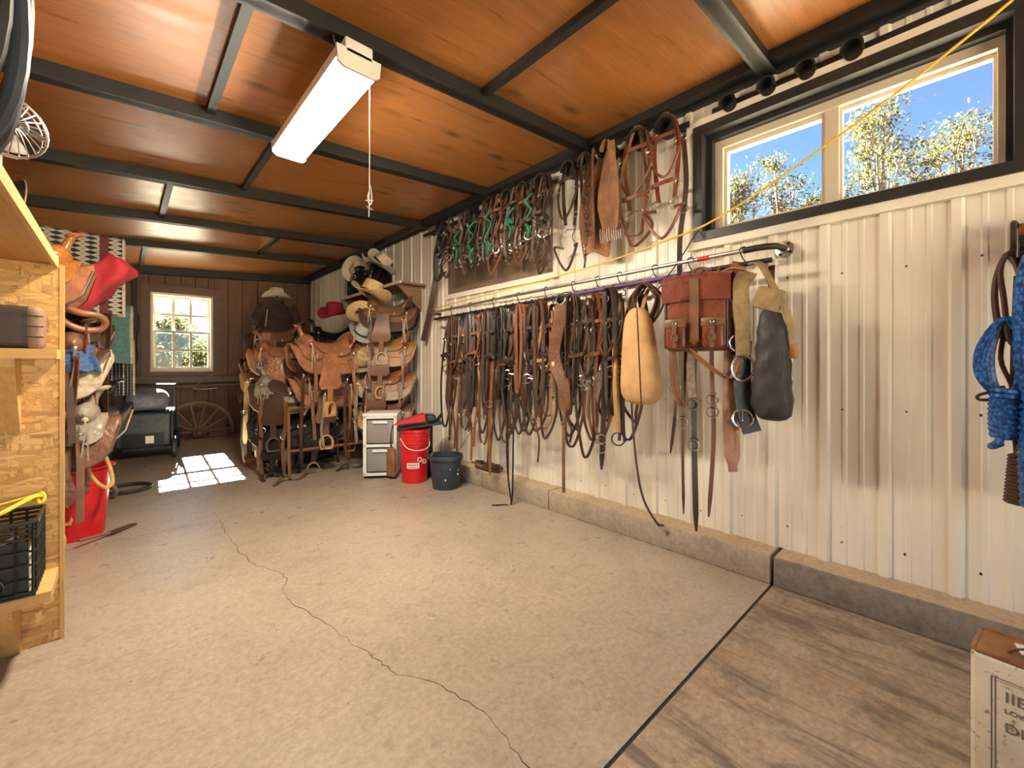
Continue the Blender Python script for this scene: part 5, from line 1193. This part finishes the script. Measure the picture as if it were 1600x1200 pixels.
# ------------------------------------------------------------------ column of saddles at the right wall, shelf, hats
RC = [(2.30, 4.66, 1.80, 2.55), (2.28, 4.68, 1.40, 2.6), (2.27, 4.68, 1.02, 2.5), (2.24, 4.66, .66, 2.6)]
rack('tall post with four arms of saddles against the metal wall', (2.42, 4.84, 0), [(a, b, c, e, .55) for a, b, c, e in RC], True)
RM = [('leather_brown', 'leather_brown', 'leather_dark', 'brown saddle on the top arm of the tall wall post'), ('leather_tan', 'leather_brown', 'leather_tan', 'tan saddle on the second arm of the tall wall post'), ('leather_russet', 'leather_tooled_dark', 'leather_pale', 'reddish saddle with cream skirt on the third arm of the wall post'), ('leather_brown', 'leather_russet', 'leather_gold', 'brown and golden saddle on the lowest arm behind the drawer cart')]
for i, (a, b, c, e) in enumerate(RC): saddle(RM[i][3], (a, b, c + .0), e, 90 + i, RM[i][0], RM[i][1], RM[i][0], RM[i][2], 1.0, True, 'saddles on the tall wall post', True, 0, True, i == 2)
hat('straw hat with dark band on the top saddle of the wall post', (2.10, 4.70, 1.96), 'straw', .7, 1.45, (.30, .25), 'leather_dark', .05, .12)
hat('grey felt hat on the tan saddle of the wall post', (2.02, 4.75, 1.52), 'felt_grey', 1.2, 1.05, (.4, -.5), 'black_paint', .03)
hat('tan felt hat hanging against the third saddle of the wall post', (2.00, 4.72, 1.20), 'felt_tan', .3, 1.15, (.9, -.3), 'leather_dark', .04)
hat('golden straw hat tucked under the top saddle of the wall post', (2.06, 4.80, 1.72), 'straw', 2.2, 1.15, (1.0, -.3), 'leather_dark', .04)
o = thing('storage_shelf', 'wooden wall shelf with pale front edge high on the metal wall', 'shelf', (2.47, 5.5, 2.10))
MB().b2(-.155, .155, -1.15, .62, -.012, .012).build('board', 'wood_old', o, False); MB().b2(-.175, -.155, -1.15, .62, -.016, .016).build('front_edge', 'shelf_edge', o, False)
for yy in (-1.05, .52): MB().prism([(-.15, -.012), (.16, -.012), (.16, -.30)], 'y', yy, yy + .03).build('bracket', 'wood_old', o, False)
saddle('black saddle lying on the high wall shelf under the cream hats', (2.42, 5.42, 2.385), 1.9, 95, 'leather_black', 'leather_black', 'leather_black', 'leather_black', .85, False, 'saddles on the tall wall post')
o = thing('tack_drum', 'black drum with pierced round end on the high wall shelf', 'drum', (2.40, 5.78, 2.215))
M = Matrix.Rotation(PI / 2, 3, 'Y') @ Matrix.Rotation(.5, 3, 'X')
MB().lathe([(.001, -.12), (.10, -.12), (.10, .12), (.001, .12)], 22, (0, 0, 0), M).build('drum_body', 'black_steel', o)
m = MB()
for k in range(6): m.sph(M @ V((.06 * math.cos(k * 1.047), .06 * math.sin(k * 1.047), -.12)), (.014, .014, .014), 8, 5)
m.build('end_holes', 'steel', o)['kind'] = 'stuff'
hat('cream felt hat leaning at the far end of the wall shelf', (2.36, 5.66, 2.44), 'felt_cream', .2, 1.25, (1.1, -.5), 'felt_tan', .05)
hat('pale cream hat on top of the black saddle on the shelf', (2.42, 5.30, 2.46), 'felt_cream', 1.1, 1.25, (.35, .1), 'felt_cream', .05)
hat('off-white hat tilted at the near end of the shelf pile', (2.41, 5.08, 2.44), 'felt_cream', .6, 1.25, (.8, .2), 'leather_dark', .05)

# drawer cart
o = thing('drawer_cart', 'white plastic cart with clear drawers in front of the saddles', 'drawers', (2.03, 4.22, 0), -.60)
fr = MB()
for sx in (-1, 1):
    for sy in (-1, 1): fr.b2(sx * .15 - .016, sx * .15 + .016, sy * .17 - .016, sy * .17 + .016, .04, .64)
for z in (.045, .335, .625): fr.b2(-.166, .166, -.186, .186, z - .012, z + .014)
fr.b2(.150, .166, -.17, .17, .05, .62); fr.b2(-.166, -.150, -.17, .17, .05, .62)
fr.build('frame', 'white_plastic', o, False)
MB().rbox((0, 0, .648), (.345, .385, .028), .010, 2).build('top', 'white_plastic', o)
for z in (.07, .36):
    dr = MB().rbox((0, -.01, z + .12), (.262, .35, .235), .012, 2).build('drawer', 'drawer_clear', o)
    MB().rbox((0, -.192, z + .215), (.15, .018, .026), .006, 2).build('handle', 'white_plastic', dr)
    MB().rbox((.0, .0, z + .08), (.2, .25, .12), .03, 3).build('contents', 'grey_bag' if z < .2 else 'red_cloth', dr)
for sx in (-1, 1):
    for sy in (-1, 1): MB().sph((sx * .14, sy * .155, .02), (.02, .02, .02), 10, 6).build('caster', 'black_plastic', o)
# buckets
o = thing('red_bucket', 'red plastic bucket with white label and wire handle beside navy bucket', 'bucket', (2.15, 3.77, 0))
MB().lathe([(.122, 0), (.142, .36), (.150, .36), (.150, .372), (.142, .375), (.146, .43), (.154, .43), (.154, .442), (.147, .445), (.150, .50), (.158, .50), (.158, .525), (.145, .525), (.115, .02)], 30).build('shell', 'red_plastic', o)
m = MB(); m.ring((0, 0, .385), .1475, .004, (0, 0, 1), 30, 5); m.ring((0, 0, .46), .151, .004, (0, 0, 1), 30, 5); m.build('rib', 'red_plastic', o)
MB().tube(cr([(-.155, .0, .44), (-.14, -.10, .36), (-.04, -.16, .33), (.08, -.145, .36), (.155, 0, .45)], 6), .004, 6).build('wire_handle', 'hair_white', o)
def lab(a0, a1, z0, z1, rr0, off, name, mat, par):
    def fn(u, v):
        a = (a0 + a1) / 2 + (a1 - a0) / 2 * u; z = (z0 + z1) / 2 + (z1 - z0) / 2 * v; r = .122 + .02 * z / .36 + off
        return [r * math.cos(a), r * math.sin(a), z]
    return MB().sheet(fn, 8, 2, .001).build(name, mat, par)
lb_ = lab(-2.65, -1.75, .15, .205, 0, .0015, 'label', 'paper', o)
for k in range(5): lab(-2.55 + .15 * k, -2.45 + .15 * k, .178, .192, 0, .003, 'print', 'red_plastic', lb_)
lab(-2.55, -1.85, .160, .166, 0, .003, 'print', 'ink', lb_)
for (a, z, rr) in ((-1.72, .235, .020), (-1.35, .21, .020)):
    c = V(((.1225 + .02 * z / .36) * math.cos(a), (.1225 + .02 * z / .36) * math.sin(a), z)); nn = V((math.cos(a), math.sin(a), 0))
    MB().ring(c + nn * .002, rr, .004, nn, 16, 5).build('round_mark', 'paper', o)
o = thing('black_board', 'black flat board tilted on the red bucket rim', 'board', (2.17, 3.77, .525), -.5)
MB().rbox((.03, 0, .03), (.44, .27, .022), .008, 2, Matrix.Rotation(-.12, 3, 'Y')).build('slab', 'black_plastic', o)
MB().tube([(.20, .02, .06), (.26, .07, .13)], .016, 8).build('handle', 'black_plastic', o)
o = thing('red_pouch', 'red and black folded pouch lying on the black board', 'bag', (2.10, 3.76, .575), -.45)
MB().add([(-.17, -.10, .0), (.14, -.10, .03), (.14, .10, .03), (-.14, .09, .0), (-.15, -.09, .02), (.13, -.08, .10), (.13, .09, .10), (-.12, .08, .025)], [(3, 2, 1, 0), (4, 5, 6, 7), (0, 1, 5, 4), (1, 2, 6, 5), (2, 3, 7, 6), (3, 0, 4, 7)]).build('pouch', 'red_cloth', o, False)
MB().rbox((.19, 0, .055), (.10, .22, .07), .02, 3).build('black_roll', 'black_plastic', o)
o = thing('steel_post', 'black steel post standing behind the red bucket', 'post', (2.38, 3.86, 0)); MB().b2(-.025, .025, -.02, .02, 0, .56).build('post', 'black_steel', o, False); MB().b2(-.09, .09, -.09, .09, 0, .012).build('foot', 'black_steel', o, False)
o = thing('navy_bucket', 'navy rubber bucket with wire bail on the floor by the curb', 'bucket', (2.255, 3.37, 0))
MB().lathe([(.122, 0), (.126, .01), (.150, .27), (.163, .275), (.166, .30), (.160, .312), (.150, .31), (.144, .27), (.116, .02)], 32).build('shell', 'navy_plastic', o)
MB().tube(cr([(-.165, .02, .285), (-.05, .06, .40), (.10, .06, .46), (.165, .0, .29)], 6), .0035, 6).build('bail', 'canvas_worn', o)
m = MB()
for (a, z) in ((-1.25, .18), (-1.25, .14), (-1.9, .20), (-2.2, .1)): m.sph((.138 * math.cos(a), .138 * math.sin(a), z), (.007, .007, .010), 8, 5)
m.build('paint_drips', 'paper', o)['kind'] = 'stuff'
tag(MB().tube([(2.36, 3.62, .0), (2.63, 3.30, .66)], .005, 5).build('thin_cane', 'canvas_worn'), 'thin pale cane leaning behind the navy bucket', 'cane')
o = thing('leather_pouch', 'small tan leather pouch leaning between drawer cart and red bucket', 'pouch', (2.01, 3.99, 0), .3); MB().rbox((0, 0, .17), (.05, .11, .30), .022, 3).build('pouch_body', 'leather_russet', o); MB().strap(cr([(0, 0, .3), (.01, .02, .45), (.02, 0, .55)], 4), .02, .005, (0, 1, 0)).build('strap', 'leather_dark', o)

# ------------------------------------------------------------------ near right: hook rack with ropes, tin can
o = thing('hook_rack', 'dark wooden peg rack with curved iron hooks on the metal wall', 'rack', (2.60, -.33, 1.62))
MB().tube([(-.05, .20, .055), (-.05, -.5, .055)], .022, 10).build('peg_bar', 'wood_orange', o)
MB().tube([(-.03, .20, -.005), (-.03, -.5, -.005)], .022, 10).build('peg_bar', 'wood_dark', o)
MB().b2(.0, .03, -.5, .2, -.05, .09).build('back_plate', 'wood_dark', o, False)
for y in (.205, .10, -.02, -.15): MB().tube(cr([(0, y, .08), (-.06, y + .01, .085), (-.085, y + .012, .03), (-.07, y + .012, -.03), (-.10, y + .014, -.055), (-.12, y + .016, -.03)], 4), .009, 7).build('hook', 'iron', o)
for y in (.19, .05): MB().tube(cr([(0, y, -.06), (-.05, y + .012, -.085), (-.08, y + .016, -.075), (-.085, y + .016, -.055)], 4), .009, 7).build('hook', 'iron', o)
def hank(label, loc, h, r, seed, rope=.011):
    q = random.Random(seed); o = thing('rope_hank', label, 'rope', loc, 0, 'blue rope hanks')
    for k in range(4):
        a = .035 + .012 * k; MB().tube(cr([(q.uniform(-.02, .0), 0, 0), (-.01 * k, -a, -.10), (-.015, -a * .9, -h * .5), (0, -a * .4, -h * .62), (.01, a * .4, -h * .62), (-.01, a, -h * .45), (-.01 * k, a * .9, -.1)], 5, True), rope, 7, True).build('bight', 'blue_rope', o)
    m = MB(); n = int((h * .42) / (rope * 1.75)); z0 = -h * .58
    pts = []
    for i in range(n * 14 + 1):
        a = i * 2 * PI / 14; t = i / (n * 14); pts.append((-.005 + (r * (.9 + .15 * math.sin(t * 3))) * math.cos(a), (r * (.9 + .15 * math.sin(t * 3))) * math.sin(a), z0 - t * h * .42))
    m.tube(pts, rope, 6); m.build('wrapped_coil', 'blue_rope', o)
    MB().tube(cr([(-.03, .01, z0 - h * .40), (-.045, .02, z0 - h * .45), (-.02, .035, z0 - h * .49), (.0, .01, z0 - h * .46)], 4), rope * 1.2, 7).build('end_knot', 'blue_rope', o)
    MB().lathe([(.001, 0), (r * .85, 0), (r * .85, h * .4), (.001, h * .4)], 12, (-.005, 0, z0 - h * .41)).build('core', 'blue_rope', o)
hank('short blue braided rope hank wrapped round its middle', (2.50, -.092, 1.33), .46, .036, 1)
hank('tall blue braided rope hank beside the brown straps', (2.47, -.195, 1.60), .98, .062, 2, .014)
coilhang('rope_hank', 'loose blue braided rope loops hanging from the peg rack', 'rope', (2.46, -.20, 1.60), 8, 4, .62, .055, .014, 'blue_rope', False, 'blue rope hanks')
coilhang('leather_lead', 'brown round leather lead looped on the peg rack', 'lead', (2.53, -.10, 1.58), 9, 3, .40, .03, .009, 'leather_brown', False, None, .25)
o = thing('leather_lead', 'dark wrapped cord end hanging below the blue rope', 'lead', (2.56, -.125, 1.5)); MB().tube(cr([(0, 0, 0), (.0, .01, -.4), (.01, .0, -.70)], 4), .010, 7).build('lead', 'rope_dark', o)
pts = [(.01 + (.020 + .012 * (i / 112)) * math.cos(i * 2 * PI / 8), (.020 + .012 * (i / 112)) * math.sin(i * 2 * PI / 8), -.70 - .19 * i / 112) for i in range(113)]
MB().tube(pts, .007, 5).build('wrapped_end', 'rope_dark', o); MB().tube([(.01, 0, -.7), (.01, 0, -.89)], .022, 8).build('core', 'rope_dark', o)
tag(MB().tube(cr([(2.52, -.10, 1.05), (2.50, -.05, 1.045), (2.49, -.02, 1.03), (2.50, -.03, 1.015), (2.52, -.09, 1.02)], 5), .006, 6).build('leather_loop', 'leather_dark'), 'small brown leather loop sticking out beside the blue rope', 'loop')
# old tin can
o = thing('tin_can', 'old white painted tin can with brown metal top and black lettering', 'can', (1.825, -.135, 0), -.13)
HW, HD, HH = .085, .125, .352
MB().rbox((0, 0, HH / 2), (2 * HW, 2 * HD, HH), .012, 3).build('body', 'tin_white', o)
def rimf(z): return [(-HW + .008, -HD + .008, z), (HW - .008, -HD + .008, z), (HW - .008, HD - .008, z), (-HW + .008, HD - .008, z)]
MB().rbox((0, 0, HH + .001), (2 * HW - .008, 2 * HD - .008, .006), .002, 1).build('top', 'tin_top', o)
MB().tube([(-HW + .004, -HD + .01, HH + .003), (-HW + .010, -HD + .004, HH + .003), (HW - .01, -HD + .004, HH + .003), (HW - .004, -HD + .01, HH + .003), (HW - .004, HD - .01, HH + .003), (HW - .01, HD - .004, HH + .003), (-HW + .01, HD - .004, HH + .003), (-HW + .004, HD - .01, HH + .003)], .005, 6, True).build('top_seam', 'tin_top', o)
MB().box((.02, .02, HH + .006), (.06, .055, .002), Matrix.Rotation(.3, 3, 'Z')).build('paper_tag', 'paper', o, False)
MB().tube(cr([(-.03, .06, HH + .004), (-.035, .03, HH + .03), (-.03, -.03, HH + .03), (-.02, -.07, HH + .004)], 4), .003, 5).build('wire_handle', 'iron_rust', o)
m = MB()
for y in (.085, .078): m.b2(-HW - .0008, -HW + .001, y - .0012, y + .0012, .02, HH - .05)
m.b2(-HW - .0008, -HW + .001, -.11, .085, HH - .052, HH - .050); m.b2(-HW - .0008, -HW + .001, -.11, .078, HH - .058, HH - .057); m.build('border_print', 'ink', o, False)
for (txt, size, z) in (('IIE', .040, .245), ('LOWAND', .018, .215), ('DISTIN2L', .036, .165)):
    cu = bpy.data.curves.new('lettering', 'FONT'); cu.body = txt; cu.size = size; cu.extrude = .0006
    t = bpy.data.objects.new('lettering_curve', cu); COL.objects.link(t); bpy.context.view_layer.update()
    me = bpy.data.meshes.new_from_object(t.evaluated_get(bpy.context.evaluated_depsgraph_get())); bpy.data.objects.remove(t, do_unlink=True)
    me.materials.clear(); me.materials.append(MATS['ink'])
    t = bpy.data.objects.new('lettering', me); COL.objects.link(t); t.parent = o
    t.location = (-HW - .0008, .062, z); t.rotation_euler = (PI / 2, 0, -PI / 2)

# ------------------------------------------------------------------ outside trees
def tree(label, base, top, spread, leafm, seed, n=2600, leaf=.075, group='trees outside', clumps=26, low=.45):
    q = random.Random(seed); o = thing('tree', label, 'tree', base, 0, group)
    H = top - base[2]; mb = MB(); tips = []
    mb.tube(cr([(0, 0, 0), (.1, .05, H * .3), (.02, -.05, H * .6), (.05, .0, H * .92)], 4), [.13 - .009 * i for i in range(13)], 7)
    for k in range(clumps):
        t = q.uniform(low, .98); a = q.uniform(0, 2 * PI); rr = spread * (1 - .75 * ((t - low) / (1 - low)) ** 1.6) * q.uniform(.45, 1.0)
        e = V((rr * math.cos(a), rr * math.sin(a), H * t + .05 * H * q.uniform(0, 1)))
        s = V((.03, 0, H * max(.15, t - .25 * q.uniform(.6, 1.1)))); mid = (s + e) / 2 + V((0, 0, -.05 * H * .5))
        mb.tube(cr([s, mid, e], 4), [.035 - .0028 * i for i in range(9)], 5)
        tips += [(e, 1.0), (mid.lerp(e, .55), .8)]
        for j in range(3):
            e2 = e + V((q.uniform(-.4, .4), q.uniform(-.4, .4), q.uniform(-.05, .45))) * spread * .45; mb.tube([mid.lerp(e, .6), e2], [.014, .006], 4); tips.append((e2, .7))
    mb.build('trunk', 'bark', o)
    vs = []; fs = []
    for i in range(n):
        c, w_ = q.choice(tips); sg = spread * .17 * w_
        c = c + V((q.gauss(0, sg), q.gauss(0, sg), q.gauss(0, sg)))
        u = V((q.gauss(0, 1), q.gauss(0, 1), q.gauss(0, 1))).normalized(); v_ = u.orthogonal().normalized(); L_ = leaf * q.uniform(.6, 1.3)
        k = len(vs); vs += [c - u * L_, c + v_ * L_ * .45, c + u * L_, c - v_ * L_ * .45]; fs.append((k, k + 1, k + 2, k + 3))
    me = bpy.data.meshes.new('foliage'); me.from_pydata([tuple(x) for x in vs], [], fs); me.materials.append(MATS[leafm])
    f = bpy.data.objects.new('foliage', me); COL.objects.link(f); f.parent = o; f['kind'] = 'stuff'
tree('tallest yellow green tree behind the larger pane of the high window', (12.1, 1.30, -.3), 6.45, 1.25, 'leaf_yellow', 1, 9000, .05)
tree('thin spreading tree right of the tallest tree outside the high window', (13.2, .15, -.3), 6.2, 1.2, 'leaf_yellow', 2, 4000, .05, 'trees outside', 16)
tree('small leafy tree at the window edge farthest from the tallest tree', (13.4, -.95, -.3), 6.0, 1.1, 'leaf_yellow', 3, 5500, .05)
tree('loose tree behind the smaller pane beside the black window frame', (10.6, 3.75, -.3), 5.5, 1.0, 'leaf_yellow', 4, 4500, .05)
tree('open branched tree in the middle of the smaller pane', (11.3, 3.0, -.3), 5.75, 1.0, 'leaf_yellow', 5, 4200, .05, 'trees outside', 18)
tree('low bushy tree next to the mullion outside the high window', (11.8, 2.15, -.3), 5.0, 1.0, 'leaf_green', 6, 5000, .05)
tree('round tree with painted haze centred in the back window', (2.0, 26, -.3), 3.1, 2.4, 'leaf_hazed', 7, 7000, .12, 'trees outside the back window', 40, .2)
tree('bush with painted haze low at one side of the back window', (-.6, 24, -.3), 2.3, 2.2, 'leaf_hazed', 8, 6000, .12, 'trees outside the back window', 40, .15)
tree('tree with painted haze at the side of the back window toward the corner', (4.6, 27, -.3), 2.7, 2.4, 'leaf_hazed', 9, 6500, .12, 'trees outside the back window', 40, .15)
